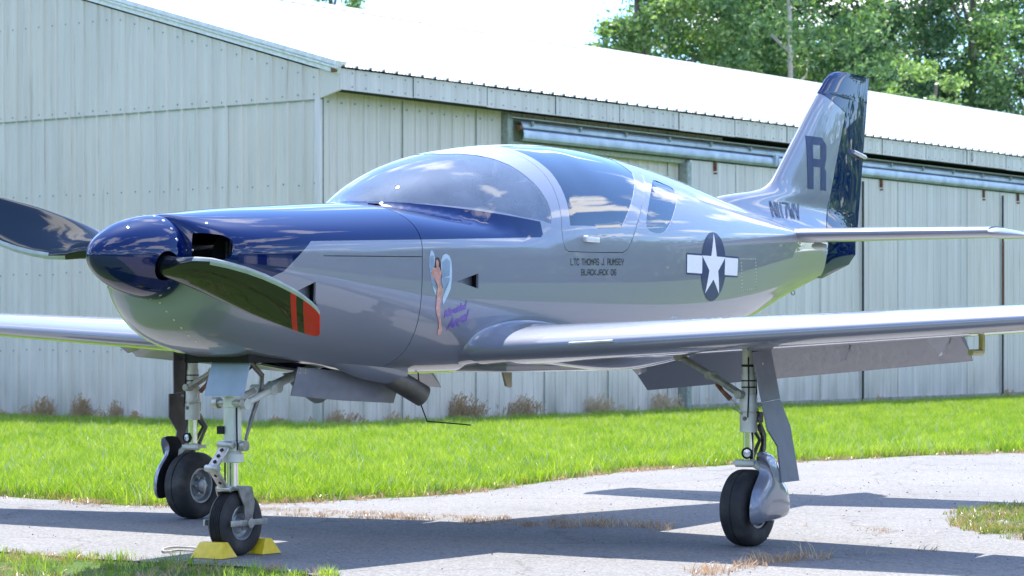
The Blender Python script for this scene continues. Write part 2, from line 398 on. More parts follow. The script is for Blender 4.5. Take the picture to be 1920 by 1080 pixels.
# ================================================================== HANGAR
def sheet_metal(name, base, streak=.25, stain=(.30, .27, .20), rough=.42, metal=.0, low_grime=True, spec=.5):
    M = Mat(name); tc = M.new('ShaderNodeTexCoord'); gp = M.new('ShaderNodeNewGeometry').outputs['Position']
    def mp(sc):
        m = M.new('ShaderNodeMapping'); m.inputs['Scale'].default_value = sc; M.l.new(gp, m.inputs[0]); return m.outputs[0]
    s1 = M.noise(mp((9, 9, .35)), 1, 6, .6); s2 = M.noise(mp((1.1, 1.1, .5)), 1, 5); s3 = M.noise(mp((28, 28, 1.2)), 1, 3)
    lo = tuple(x*(1-streak) for x in base); hi = tuple(min(1, x*(1+streak*.5)) for x in base)
    c = M.ramp(s1, [(.3, lo), (.7, hi)])
    c = M.mix(M.math('MULTIPLY', M.math('SUBTRACT', s2, .42, clamp=True), 1.3, clamp=True), c, tuple(x*.80 for x in base))
    c = M.mix(M.ramp(s3, [(.60, (0, 0, 0)), (.78, (.45, .45, .45))]), c, stain)
    if low_grime:
        sz = M.new('ShaderNodeSeparateXYZ'); M.l.new(gp, sz.inputs[0])
        g = M.math('MULTIPLY', M.math('SUBTRACT', 1.0, M.math('MULTIPLY', sz.outputs[2], 1.6), clamp=True), M.math('SUBTRACT', M.noise(mp((3, 3, 1.2)), 1, 5), .30, clamp=True))
        c = M.mix(M.math('MULTIPLY', g, 1.8, clamp=True), c, (.22, .225, .17))
    oi = M.new('ShaderNodeObjectInfo'); c = M.mix(1.0, c, M.ramp(oi.outputs['Random'], [(0, (.93, .94, .95)), (.5, (1, 1, 1)), (1, (1.0, .985, .96))]), 'MULTIPLY')
    M.base(c); M.set(Roughness=rough, Metallic=metal, Specular_IOR_Level=spec)
    M.bump(M.noise(mp((2.2, 2.2, .9)), 1, 3), .35, .03)
    return M.m
WALL = sheet_metal('grey_green_sheet', (.83, .74, .66), .12); WALL2 = sheet_metal('long_side_sheet', (.80, .72, .66), .12); DOORM = sheet_metal('door_sheet', (.79, .72, .68), .16)
FASC = sheet_metal('fascia_sheet', (.79, .72, .68), .2, low_grime=False)
ROOF = sheet_metal('roof_sheet', (.80, .80, .80), .06, low_grime=False, rough=.35)
GALV = simple('galvanised_steel', (.50, .56, .64), .35, .35, var=.2, vs=6)
TRIM = simple('white_trim', (.82, .80, .77), .4, .2, var=.12)
TIMBER = simple('weathered_timber', (.30, .29, .24), .85, var=.35, vs=9)
DARKGAP = simple('dark_gap', (.02, .025, .025), .9)
RUST = simple('rusty_iron', (.20, .085, .045), .85, var=.5, vs=40)
SCREW = simple('screw_head', (.22, .25, .25), .5, .5)
STREAKY = simple('frame_post', (.34, .37, .33), .6, .1, var=.25)

hg = tag(empty('hangar', (TH_C[0], TH_C[1], 0), atan2(LY, LX)), 'long pale metal hangar with ribbed walls and bright roof standing behind the aircraft', 'hangar')
EAVE, FB, SL, RY = 3.855, 3.61, .285, 6.83; RIDGE = EAVE+SL*RY; LEN = 46.0
PITCH = .2233; PW = PITCH*6
def rib_profile(w, pitch=PITCH, h=.019, minor=.005):
    P = []; n = int(round(w/pitch))
    for k in range(n):
        a = k*pitch
        P += [(a, 0), (a+.010, h), (a+.042, h), (a+.054, 0), (a+.105, 0), (a+.112, minor), (a+.122, minor), (a+.129, 0), (a+.160, 0), (a+.167, minor), (a+.177, minor), (a+.184, 0)]
    P.append((w, 0)); return P
def sheet(name, prof, lo, hi, mat, axis, parent, nrm, at=(0, 0, 0), rows=2):
    """ribbed sheet: prof (s, relief); lo/hi functions of s giving z; axis 0: runs along x with relief -y; axis 1: runs along y with relief -x"""
    V = []
    for t in range(rows):
        for s, r in prof:
            z = lo(s)+(hi(s)-lo(s))*t/(rows-1)
            V.append((s, -r*nrm, z) if axis == 0 else (-r*nrm, s, z))
    m = len(prof); Fc = [(t*m+i, t*m+i+1, (t+1)*m+i+1, (t+1)*m+i) for t in range(rows-1) for i in range(m-1)]
    me = pydata(name, V, Fc); me.materials.append(mat); return me
PROF = rib_profile(PW)
# gable wall, two tiers of sheets
SEAM = 3.54
rv = random.Random(5)
screws = MB()
y = .26
while y < 13.4:
    w = min(PW, 13.4-y); w = round(w/PITCH)*PITCH
    if w <= 0: break
    pr = rib_profile(w)
    roofz = lambda s, y=y: (EAVE-.10+SL*(min(y+s, 2*RY-(y+s))))
    me = sheet('wall_panel', pr, lambda s: -.02, lambda s: SEAM, WALL, 1, hg, 1); o = link('wall_panel', me, None, hg, (0, y, 0)); o.rotation_euler = (0, radians(rv.uniform(-.05, .05)), 0)
    me = sheet('wall_panel', pr, lambda s: SEAM-.02, roofz, WALL, 1, hg, 1); link('wall_panel', me, None, hg, (-.014, y, 0))
    for k in range(int(round(w/PITCH))):
        yy = y+k*PITCH+.088
        for zq in (SEAM+.03, 2.62, 1.72, .83): screws.lathe((-.004 if zq < SEAM else -.018, yy, zq+rv.uniform(-.012, .012)), (-1, 0, 0), [(0, .0085), (.006, .0075), (.008, 0)], 6)
        if y < 9: screws.lathe((-.018, yy, min(4.6, roofz(k*PITCH+.1)-.1)), (-1, 0, 0), [(0, .0085), (.006, .0075), (.008, 0)], 6)
    y += PW
# dark strip put in as the shadow under the sheet lap
MB().box((-.016, 6.8, SEAM-.022), (.006, 13.1, .012)).build('seam_shadow', STREAKY, hg, smooth=False)
# inner backing so that nothing shows through
b = MB(); b.add([(.05, .32, -.05), (.05, 13.3, -.05), (.05, 13.3, EAVE), (.05, RY, RIDGE-.16), (.05, .32, EAVE-.12)], [(0, 1, 2, 3, 4)])
b.add([(.05, .32, -.05), (LEN, .32, -.05), (LEN, .32, EAVE-.12), (.05, .32, EAVE-.12)], [(0, 1, 2, 3)])
b.add([(LEN, .32, -.05), (LEN, 13.3, -.05), (LEN, 13.3, EAVE), (LEN, RY, RIDGE-.16), (LEN, .32, EAVE-.12)], [(0, 1, 2, 3, 4)])
b.add([(.05, 13.3, -.05), (LEN, 13.3, -.05), (LEN, 13.3, EAVE), (.05, 13.3, EAVE)], [(0, 1, 2, 3)])
b.build('wall_lining', DARKGAP, hg, smooth=False)
# closed end of the eave box in the gable plane
b = MB(); b.prism([(0, 0), (1, 0), (1, 1), (0, 1)], 0, 1); b = MB()
b.add([(-.016, .0, FB-.01), (-.016, .34, SEAM-.03), (-.016, .34, EAVE+SL*.34-.1), (-.016, 0, EAVE-.04), (.02, .0, FB-.01), (.02, .34, SEAM-.03), (.02, .34, EAVE+SL*.34-.1), (.02, 0, EAVE-.04)], [(0, 1, 2, 3), (7, 6, 5, 4), (0, 4, 5, 1), (3, 2, 6, 7), (0, 3, 7, 4), (1, 5, 6, 2)])
b.build('eave_end_cap', WALL, hg, smooth=False)
# corner trim
MB().box((-.012, .285, SEAM/2-.02), (.05, .07, SEAM)).build('corner_trim', WALL2, hg, bevel=.004)
# long side wall: ribbed panels as far as the first door opening, then above / behind the doors
x = .02; i = 0
me_full = sheet('wall_panel', PROF, lambda s: -.02, lambda s: FB+.1, WALL2, 0, hg, 1)
while x < LEN-.5:
    if x < 7.0: link('wall_panel', me_full, None, hg, (x, .262, 0))
    if x < 4.5:
        for k in range(6):
            for zq in (FB-.10, 2.3, 1.2): screws.lathe((x+k*PITCH+.085, .256, zq+rv.uniform(-.012, .012)), (0, -1, 0), [(0, .010), (.005, .009), (.007, 0)], 6)
    x += PW
for zz_ in (.3,):
    for k in range(int(7/PW)+1): MB().box((k*PW+.02, .248, 1.8), (.0045, .012, 3.6)).build('panel_joint', STREAKY, hg, smooth=False)
# fascia panels
fp = rib_profile(PW, h=.006, minor=.003)
me_f = sheet('fascia_panel', fp, lambda s: FB, lambda s: EAVE-.02, FASC, 0, hg, 1)
x = -.03+1.26-PW; k = 0
while x < LEN:
    xx = max(x, -.016)
    if x < 0: me0 = sheet('fascia_panel', [(s, r) for s, r in fp if s >= xx-x], lambda s: FB, lambda s: EAVE-.02, FASC, 0, hg, 1); link('fascia_panel', me0, None, hg, (x, -.003, 0))
    else: o = link('fascia_panel', me_f, None, hg, (x+.004, -.003-.004*(k % 2), rv.uniform(-.004, .004)))
    if x > 0: MB().box((x+.002, -.004, (FB+EAVE)/2), (.007, .012, EAVE-FB-.03)).build('fascia_joint', DARKGAP, hg, smooth=False)
    for q in range(6):
        if x+q*PITCH > 0 and x < 24:
            for zq in (FB+.04, EAVE-.06): screws.lathe((x+q*PITCH+.085, -.006, zq), (0, -1, 0), [(0, .009), (.005, .008), (.006, 0)], 5)
    x += PW; k += 1
b = MB(); b.box((LEN/2, .12, FB+.015), (LEN, .22, .02)); b.box((LEN/2, .02, FB+.05), (LEN-.05, .02, .09)); b.build('soffit', DARKGAP, hg, smooth=False)
# roof sheets on the near slope, one by one, and the far slope
rp = rib_profile(PW, h=.026, minor=.006)
nL = sqrt(1+SL*SL)
V = []; m = len(rp)
for yy in (-.045, 2.3, 4.6, RY):
    for s, r in rp: V.append((s, yy-r*SL/nL, EAVE+.005+SL*yy+r/nL))
me_r = pydata('roof_panel', V, [(t*m+i, t*m+i+1, (t+1)*m+i+1, (t+1)*m+i) for t in range(3) for i in range(m-1)]); me_r.materials.append(ROOF)
x = -.02
while x < LEN-.2:
    link('roof_panel', me_r, None, hg, (x, 0, rv.uniform(-.0015, .0015))); x += PW
b = MB(); b.add([(-.1, RY, RIDGE+.005), (LEN+.3, RY, RIDGE+.005), (LEN+.3, 13.75, EAVE), (-.1, 13.75, EAVE)], [(0, 1, 2, 3)]); b.build('far_roof_slope', ROOF, hg, smooth=False)
b = MB(); b.add([(-.03, .02, EAVE-.03), (LEN, .02, EAVE-.03), (LEN, RY, RIDGE-.04), (-.03, RY, RIDGE-.04)], [(0, 1, 2, 3)]); b.add([(-.03, 13.7, EAVE-.03), (LEN, 13.7, EAVE-.03), (LEN, RY, RIDGE-.04), (-.03, RY, RIDGE-.04)], [(0, 1, 2, 3)]); b.build('roof_lining', DARKGAP, hg, smooth=False)
b = MB(); b.box((LEN/2, RY-.13, RIDGE+.0), (LEN+.2, .27, .014), Matrix.Rotation(math.atan(SL), 3, 'X')); b.box((LEN/2, RY+.13, RIDGE+.0), (LEN+.2, .27, .014), Matrix.Rotation(-math.atan(SL), 3, 'X')); b.tube([(-.1, RY, RIDGE+.035), (LEN+.1, RY, RIDGE+.035)], .03, 10)
b.build('ridge_cap', TRIM, hg, smooth=False)
# rake trim along the gable
for sgn in (1, -1):
    b = MB(); R = Matrix.Rotation(math.atan(SL)*sgn, 3, 'X'); L = RY*nL+.05
    yc = RY/2 if sgn > 0 else RY*1.5; zc = EAVE+SL*RY/2
    b.box((-.035, yc, zc-.035), (.035, L, .085), R); b.box((-.005, yc, zc+.035), (.16, L, .05), R)
    b.tube([(-.058, yc-L/2*cos(math.atan(SL)), zc-.015-sgn*L/2*sin(math.atan(SL))), (-.058, yc+L/2*cos(math.atan(SL)), zc-.015+sgn*L/2*sin(math.atan(SL)))], .022, 10)
    b.build('rake_trim', TRIM, hg)
MB().box((-.04, .03, EAVE-.03), (.06, .08, .07)).build('rust_patch', RUST, hg, bevel=.01)
screws.build('sheet_screw', SCREW, hg, smooth=False, kind='stuff')
# door track with its end bracket
TX0 = 3.24
b = MB(); TL_ = LEN-TX0-.2; xc = TX0+TL_/2
b.box((xc+.02, .17, 3.545), (TL_+.1, .14, .012)); b.box((xc, .235, 3.40), (TL_+.14, .03, .34))
b.build('track_board', simple('track_board_paint', (.44, .45, .40), .6, 0, var=.2), hg, smooth=False)
def track_prof():
    return [(.215, 3.515), (.10, 3.50), (.075, 3.475), (.075, 3.435), (.105, 3.415), (.06, 3.40), (.05, 3.37), (.055, 3.31), (.085, 3.285), (.12, 3.30)]
P = track_prof(); b = MB(); V = [(xx, yy, z) for xx in (TX0+.12, LEN-.3) for yy, z in P]; n_ = len(P)
b.add(V, [(i, i+1, i+1+n_, i+n_) for i in range(n_-1)])
V = [(xx, yy+.006, z-.004) for xx in (TX0+.12, LEN-.3) for yy, z in P]; b.add(V, [(i, i+n_, i+1+n_, i+1) for i in range(n_-1)])
b.build('door_track', GALV, hg, ang=25)
for k in range(44):
    x = TX0+.3+k*.98
    b = MB(); b.box((x, .06, 3.485), (.025, .03, .06)); b.build('track_bracket', STREAKY, hg, bevel=.004)
for k, x in enumerate((9.05, 18.1, 27.0)):
    b = MB(); b.box((x, .045, 3.36), (.05, .05, .15)); b.box((x+.06, .045, 3.36), (.012, .04, .16)); b.build('track_splice', GALV, hg, bevel=.004)
MB().box((TX0+.09, .10, 3.43), (.06, .08, .06)).build('track_end_stop', RUST, hg, bevel=.015)
MB().box((TX0-.02, .2, 3.40), (.10, .11, .36)).build('track_end_post', STREAKY, hg, bevel=.004)
# ledger below the track over the opening, and the door post
b = MB(); b.box(((TX0+7.0)/2, .20, 3.245), (7.0-TX0, .07, .06)); b.build('ledger', simple('ledger_paint', (.42, .44, .36), .6, 0, var=.2), hg, bevel=.004)
# sliding doors
djoint = [7.03, 11.53, 16.03, 20.6, 25.1, 29.7, 34.2, 38.8, 43.3]
dpf = rib_profile(PITCH*5, h=.012, minor=.004)
for k in range(len(djoint)-1):
    x0, x1 = djoint[k]+.022, djoint[k+1]-.022; w = x1-x0
    d = MB(); d.box((w/2, .06, 1.65), (w, .035, 3.15)); d = d.build('sliding_door', DARKGAP, hg, smooth=False); d.location = (x0, .09, .03)
    ns = 4; pw = w/ns; pr = [(s*pw/(PITCH*5), r) for s, r in dpf]
    me_d = sheet('door_panel', pr, lambda s: .07, lambda s: 3.235, DOORM, 0, d, 1)
    for q in range(ns):
        link('door_panel', me_d, None, d, (q*pw, .038-.004*(q % 2), 0))
    b = MB(); b.box((-.01, .045, 1.65), (.03, .05, 3.16)); b.box((w+.008, .045, 1.65), (.03, .05, 3.16)); b.build('edge_channel', DOORM, d, smooth=False)
    b = MB(); b.box((w/2, .03, .055), (w, .06, .075)); b.build('bottom_rail', TIMBER, d, bevel=.006)
    for hx in (w*.13, w*.87) if k else (w*.13, w*.84):
        b = MB(); b.box((hx-.018, .02, 3.18), (.009, .03, .12)); b.box((hx+.018, .02, 3.18), (.009, .03, .12)); b.box((hx, .02, 3.225), (.048, .03, .02)); b.cyl((hx, -.01, 3.09), (hx, .045, 3.09), .012, n=8); b.build('door_hanger', RUST, d, smooth=False)
for x in djoint[1:]: MB().box((x, .075, 1.66), (.028, .02, 3.10)).build('door_gap', DARKGAP, hg, smooth=False)
b = MB(); b.box((7.0, .16, 1.63), (.10, .13, 3.20)); b.build('door_post', STREAKY, hg, bevel=.004)
b = MB(); b.box((16.04, .075, 1.9), (.05, .02, 1.2)); b.build('rusty_strap', RUST, hg, bevel=.004)
# painted number on the fascia
def text_mesh(txt, size, sx=1.0, shear=0.0, bold=0.0, spacing=1.0, align='CENTER'):
    cu = bpy.data.curves.new('t', 'FONT'); cu.body = txt; cu.size = size; cu.align_x = align; cu.shear = shear; cu.offset = bold; cu.space_character = spacing; cu.resolution_u = 3
    ob = bpy.data.objects.new('t', cu); COL.objects.link(ob)
    me = bpy.data.meshes.new_from_object(ob.evaluated_get(bpy.context.evaluated_depsgraph_get()))
    bpy.data.objects.remove(ob); bpy.data.curves.remove(cu)
    for v in me.vertices: v.co.x *= sx
    return me
me = text_mesh('0', .21, .8, bold=-.002); 
for v in me.vertices: v.co = (v.co.x, 0, v.co.y)
me.materials.append(simple('black_number_paint', (.03, .03, .035), .6)); link('house_number', me, None, hg, (14.78, -.018, FB+.055), label='dark figure zero')
me = text_mesh('1', .21, .8, bold=-.004)
for v in me.vertices: v.co = (v.co.x, 0, v.co.y)
me.materials.append(simple('faded_number_paint', (.27, .28, .29), .6)); link('house_number', me, None, hg, (14.50, -.018, FB+.055), label='faded figure one')

def hpt(a, b_=0.0): return (TH_C[0]+LX*a-LY*b_, TH_C[1]+LY*a+LX*b_)
# ------------------------------------------------------------------ withered weeds against the walls
def weed_clump(name, x, y, w, h, n, seed, label):
    rn = random.Random(seed); V = []; Fc = []
    for _ in range(int(n*.62)):
        px, py = x+rn.gauss(0, w*.62)*rn.uniform(.3, 1.2), y+rn.uniform(-.06, .06); hh = .72*h*rn.uniform(.25, 1.15)*(1-.35*min(1, abs(px-x)/w)); d = rn.uniform(0, 2*pi); ln = rn.uniform(.02, .30)
        pts = [(px+cos(d)*ln*hh*t**1.6, py+sin(d)*ln*hh*t**1.6*.6, hh*t) for t in (0, .35, .7, 1)]
        ww = rn.uniform(.0018, .0035)
        for a, b in zip(pts[:-1], pts[1:]):
            k = len(V); V += [(a[0]-ww, a[1], a[2]), (a[0]+ww, a[1], a[2]), (b[0]+ww*.7, b[1], b[2]), (b[0]-ww*.7, b[1], b[2])]; Fc.append((k, k+1, k+2, k+3))
        for _q in range(7):   # seed heads and twigs
            t = rn.uniform(.4, 1); bx = px+cos(d)*ln*hh*t**1.6; by = py+sin(d)*ln*hh*t**1.6*.6; bz = hh*t
            e = (bx+rn.uniform(-.05, .05), by+rn.uniform(-.02, .02), bz+rn.uniform(.0, .06)); k = len(V)
            V += [(bx-.003, by, bz), (bx+.003, by, bz), (e[0]+.005, e[1], e[2]), (e[0]-.005, e[1], e[2]+.008)]; Fc.append((k, k+1, k+2, k+3))
    o = link(name, pydata(name, [(a-x, b-y, c) for a, b, c in V], Fc), WEED, None, (x, y, 0)); tag(o, label, 'dry weeds', 'withered weed clumps along the hangar wall'); return o
def wall_at(u, gable):
    k = (u-960)/FPX
    if gable: t = (k*TH_C[1]-TH_C[0])/(-LY-k*LX); return hpt(-.10, t)
    s = (k*TH_C[1]-TH_C[0]+.1)/(LX-k*LY); return hpt(s, .12)
for (u, gb, w, h, n_, lab) in [
        (10, 1, .10, .22, 26, 'small tuft of withered weeds at the far left end of the gable wall'),
        (90, 1, .22, .36, 95, 'wide brown weed clump, leftmost large one under the gable wall'),
        (163, 1, .12, .42, 110, 'tall narrow brown weed clump against the gable wall, second from the left'),
        (226, 1, .10, .32, 70, 'rusty brown weed clump against the gable wall just left of the far main wheel'),
        (262, 1, .08, .20, 24, 'sparse thin withered stalks right behind the far main wheel'),
        (530, 1, .14, .14, 24, 'thin low withered stalks behind the nose gear drag brace'),
        (634, 0, .24, .26, 85, 'low orange brown weeds below the nose gear door by the wall corner'),
        (745, 0, .22, .17, 40, 'sparse low withered weeds below the exhaust pipe'),
        (868, 0, .30, .42, 190, 'tallest and widest bushy brown weeds left of the belly antenna'),
        (980, 0, .26, .38, 120, 'rounded bushy brown weeds right of the belly antenna'),
        (1125, 0, .32, .34, 130, 'low spreading brown weeds under the wing root'),
        (1245, 0, .34, .34, 130, 'brown weeds beside the timber sill of the first sliding door'),
        (1645, 0, .12, .16, 26, 'small weeds at the second gap between sliding doors'),
        (1885, 0, .22, .26, 60, 'faded weeds at the last gap between sliding doors at the right')]:
    x, y = wall_at(u, gb); weed_clump('weed_clump', x, y, w, h, n_, int(u), lab)

for gb, s0, s1 in ((1, .3, 6.5), (0, .2, 7.0), (0, 7.0, 24)):
    pts_ = [hpt(-.12, s0), hpt(-.12, s1), hpt(-.02, s1), hpt(-.02, s0)] if gb else [hpt(s0, .10 if s0 < 5 else -.06), hpt(s1, .10 if s0 < 5 else -.06), hpt(s1, .24 if s0 < 5 else .05), hpt(s0, .24 if s0 < 5 else .05)]
    scatter('sparse_wall_weeds', [pts_], [tuft('wall_weed_tuft', WEED, 9, .15, .06, .7, .004, 50+k) for k in range(2)], 42 if gb else 60, 21+gb, .4, 1.2, (1.5, .40, .6))
# loose grit on the tarmac
GR = []
for k in range(3):
    rn = random.Random(60+k); bm = bmesh.new(); bmesh.ops.create_icosphere(bm, subdivisions=1, radius=.0038)
    for v in bm.verts: v.co *= rn.uniform(.6, 1.3); v.co.z *= .7
    me = bpy.data.meshes.new('grit'); bm.to_mesh(me); bm.free(); me.materials.append(simple('grit_stone', [(.14, .13, .12), (.36, .34, .31), (.26, .24, .21)][k], .9)); GR.append(bpy.data.objects.new('grit', me))
tp = [p for p in EDGEJ if -5 < p[0] < 6]
scatter('loose_grit', [[(a[0], near_y(a[0])), (b_[0], near_y(b_[0])), (b_[0], b_[1]), (a[0], a[1])] for a, b_ in zip(tp[:-1], tp[1:])], GR, 26, 31, .3, 1.4, (1.2, .3, .75), z=.003)

# ================================================================== TREES
def leaf_mat(name, stops, trans=.35):
    M = Mat(name); M.n.remove(M.b); out = M.n['Material Output']; geo = M.new('ShaderNodeNewGeometry')
    fac = M.math('ADD', M.math('MULTIPLY', M.noise(geo.outputs['Position'], .7, 3), .45), M.math('MULTIPLY', geo.outputs['Random Per Island'], .55))
    c = M.ramp(fac, stops)
    d = M.new('ShaderNodeBsdfPrincipled'); d.inputs['Roughness'].default_value = .45; d.inputs['Specular IOR Level'].default_value = .6; M.l.new(c, d.inputs['Base Color'])
    t = M.new('ShaderNodeBsdfTranslucent'); M.l.new(M.mix(1.0, c, (1.3, 1.35, .6), 'MULTIPLY'), t.inputs['Color'])
    mx = M.new('ShaderNodeMixShader'); mx.inputs[0].default_value = trans
    M.l.new(d.outputs[0], mx.inputs[1]); M.l.new(t.outputs[0], mx.inputs[2]); M.l.new(mx.outputs[0], out.inputs['Surface']); return M.m
LEAF_A = leaf_mat('leaf_mid_green', [(.2, (.065, .15, .065)), (.55, (.14, .26, .11)), (.85, (.30, .43, .21))], .42)
LEAF_B = leaf_mat('leaf_light_green', [(.2, (.10, .19, .065)), (.55, (.20, .32, .12)), (.85, (.36, .48, .23))], .45)
LEAF_C = leaf_mat('leaf_dark_green', [(.2, (.032, .09, .045)), (.55, (.075, .165, .078)), (.85, (.19, .31, .16))], .38)
BARK = simple('grey_bark', (.20, .17, .14), .9, var=.3); PALE_BARK = simple('pale_bark', (.50, .46, .40), .85, var=.2)
def crown_mesh(rx, rz, nclump, per, leaf, seed, hole=.25):
    rn = np.random.RandomState(seed); C = []; tries = 0
    lob = rn.normal(size=(9, 3)); lob /= np.linalg.norm(lob, axis=1)[:, None]; amp = rn.uniform(.1, .38, 9)
    while len(C) < nclump:
        d = rn.normal(size=3); d /= np.linalg.norm(d); R = .62+sum(a*max(0, d@l)**3 for a, l in zip(amp, lob)); r = R*rn.uniform(.45, 1)**.6
        if rn.rand() < hole and r > .8*R: continue
        C.append(d*r*np.array([rx, rx, rz]))
    C = np.array(C); n = nclump*per
    sz = np.repeat(rn.uniform(.22, .55, nclump), per)[:, None]*rx*.42
    off = rn.normal(size=(n, 3))*.55; off[:, 2] *= .6; P = np.repeat(C, per, 0)+off*sz
    a = rn.normal(size=(n, 3)); a[:, 2] -= .2; a /= np.linalg.norm(a, axis=1)[:, None]
    b = np.cross(a, rn.normal(size=(n, 3))); b /= np.linalg.norm(b, axis=1)[:, None]
    s = leaf*rn.uniform(.6, 1.3, n)[:, None]
    V = np.empty((n*4, 3)); V[0::4] = P-a*s*.5; V[1::4] = P+b*s*.30; V[2::4] = P+a*s*.5; V[3::4] = P-b*s*.30
    me = bpy.data.meshes.new('crown'); me.vertices.add(n*4); me.vertices.foreach_set('co', V.ravel())
    me.loops.add(n*4); me.loops.foreach_set('vertex_index', np.arange(n*4)); me.polygons.add(n); me.polygons.foreach_set('loop_start', np.arange(0, n*4, 4)); me.update(calc_edges=True)
    return me, C
def tree(name, x, y, h, rx, rz, leaf, mats, nclump, per, seed, label, group='trees standing behind the hangar', bark=None, hole=.25, limbs=26):
    t = tag(empty(name, (x, y, 0)), label, 'tree', group)
    me, C = crown_mesh(rx, rz, nclump, per, leaf, seed, hole)
    zc = h-rz; me.materials.append(mats); link('crown', me, None, t, (0, 0, zc))
    b = MB(); rn = random.Random(seed); lean = (rn.uniform(-.4, .4), rn.uniform(-.4, .4))
    b.tube([(0, 0, -.1), (lean[0]*.2, lean[1]*.2, h*.25), (lean[0]*.6, lean[1]*.6, zc), (lean[0], lean[1], h-rz*.45)], [k_*(.45 if bark else 1) for k_ in (.26, .20, .13, .04)], 8)
    idx = list(range(len(C))); rn.shuffle(idx)
    for i in idx[:limbs]:
        c = C[i]; e = Vector((c[0]*.92, c[1]*.92, c[2]+zc)); z0 = max(h*.28, min(e.z-.9, zc+.4)); t0 = z0/h
        s = Vector((lean[0]*t0*.8, lean[1]*t0*.8, z0)); m_ = s.lerp(e, .5)+Vector((rn.uniform(-.3, .3), rn.uniform(-.3, .3), rn.uniform(-.1, .5)))
        b.tube([s, m_, e], [.05, .035, .012], 6, False)
    b.build('trunk', bark or BARK, t); return t
def tx(u, Y): return (u-960)/FPX*Y
TREES = [
 ('broadleaf_tree', 1215, 62, 11.2, 2.0, 3.4, .13, LEAF_B, 120, 150, 1, 'light green tree whose ragged left side stands out against the open sky', None, .25, 20),
 ('broadleaf_tree', 1345, 66, 13.2, 2.9, 4.6, .14, LEAF_A, 170, 150, 2, 'mid green tree, second from the left above the hangar roof', None, .3, 26),
 ('broadleaf_tree', 1490, 63, 14.2, 2.7, 5.2, .14, LEAF_A, 170, 130, 3, 'tree with pale bare limbs showing through its leaves, just left of the tail fin', PALE_BARK, .30, 11),
 ('broadleaf_tree', 1640, 67, 13.6, 3.0, 5.4, .14, LEAF_C, 190, 150, 4, 'dark green tree directly behind the top of the tail fin', None, .3, 26),
 ('broadleaf_tree', 1745, 58, 7.6, 1.35, 2.3, .12, LEAF_B, 80, 150, 5, 'small light green bushy tree in front of the dark ones, right of the tail fin', None, .15, 12),
 ('broadleaf_tree', 1815, 70, 14.5, 3.0, 5.6, .15, LEAF_C, 180, 140, 6, 'dark tree with sky showing through its top, near the right end of the row', None, .4, 30),
 ('broadleaf_tree', 1935, 66, 11.8, 2.5, 4.6, .14, LEAF_A, 160, 140, 7, 'green tree at the right edge of the picture above the roof', None, .3, 24),
 ('broadleaf_tree', 1100, 0, 0, 0, 0, 0, None, 0, 0, 8, '', None, 0, 0),
 ('broadleaf_tree', 622, 75, 12.2, 1.2, 2.2, .14, LEAF_B, 60, 120, 9, 'lone treetop peeping over the roof ridge near the upper left', None, .2, 10),
 ('broadleaf_tree', 1420, 78, 14.5, 3.3, 6.0, .17, LEAF_C, 170, 110, 10, 'dark tree in the second row behind the left half of the trees', None, .2, 20),
 ('broadleaf_tree', 1720, 82, 15.5, 3.4, 6.6, .17, LEAF_A, 170, 110, 11, 'tall tree in the second row behind the right half of the trees', None, .2, 20),
]
for (nm, u, Y, h, rx, rz, lf, mt, nc, per, sd, lab, bk, hole, limbs) in TREES:
    if h: tree(nm, tx(u, Y), Y, h, rx, rz, lf, mt, nc, per, sd, lab, bark=bk, hole=hole, limbs=limbs)
t = tag(empty('bare_sapling', (tx(1050, 60), 60, 0)), 'thin nearly leafless sapling tips just above the ridge left of the trees', 'sapling')
b = MB(); rn = random.Random(4)
b.tube([(0, 0, 0), (.05, 0, 4), (0, 0, 7.95)], [.05, .03, .006], 6)
for k in range(16):
    z0 = rn.uniform(5.5, 7.6); a = rn.uniform(-.6, .6); b.tube([(0, 0, z0), (a*.7, 0, z0+.25), (a, rn.uniform(-.2, .2), z0+rn.uniform(.3, .7))], [.012, .008, .004], 5)
b.build('trunk', BARK, t)
me, C = crown_mesh(.5, .5, 10, 9, .10, 41, .3); me.materials.append(LEAF_B); link('crown', me, None, t, (.12, 0, 7.5))

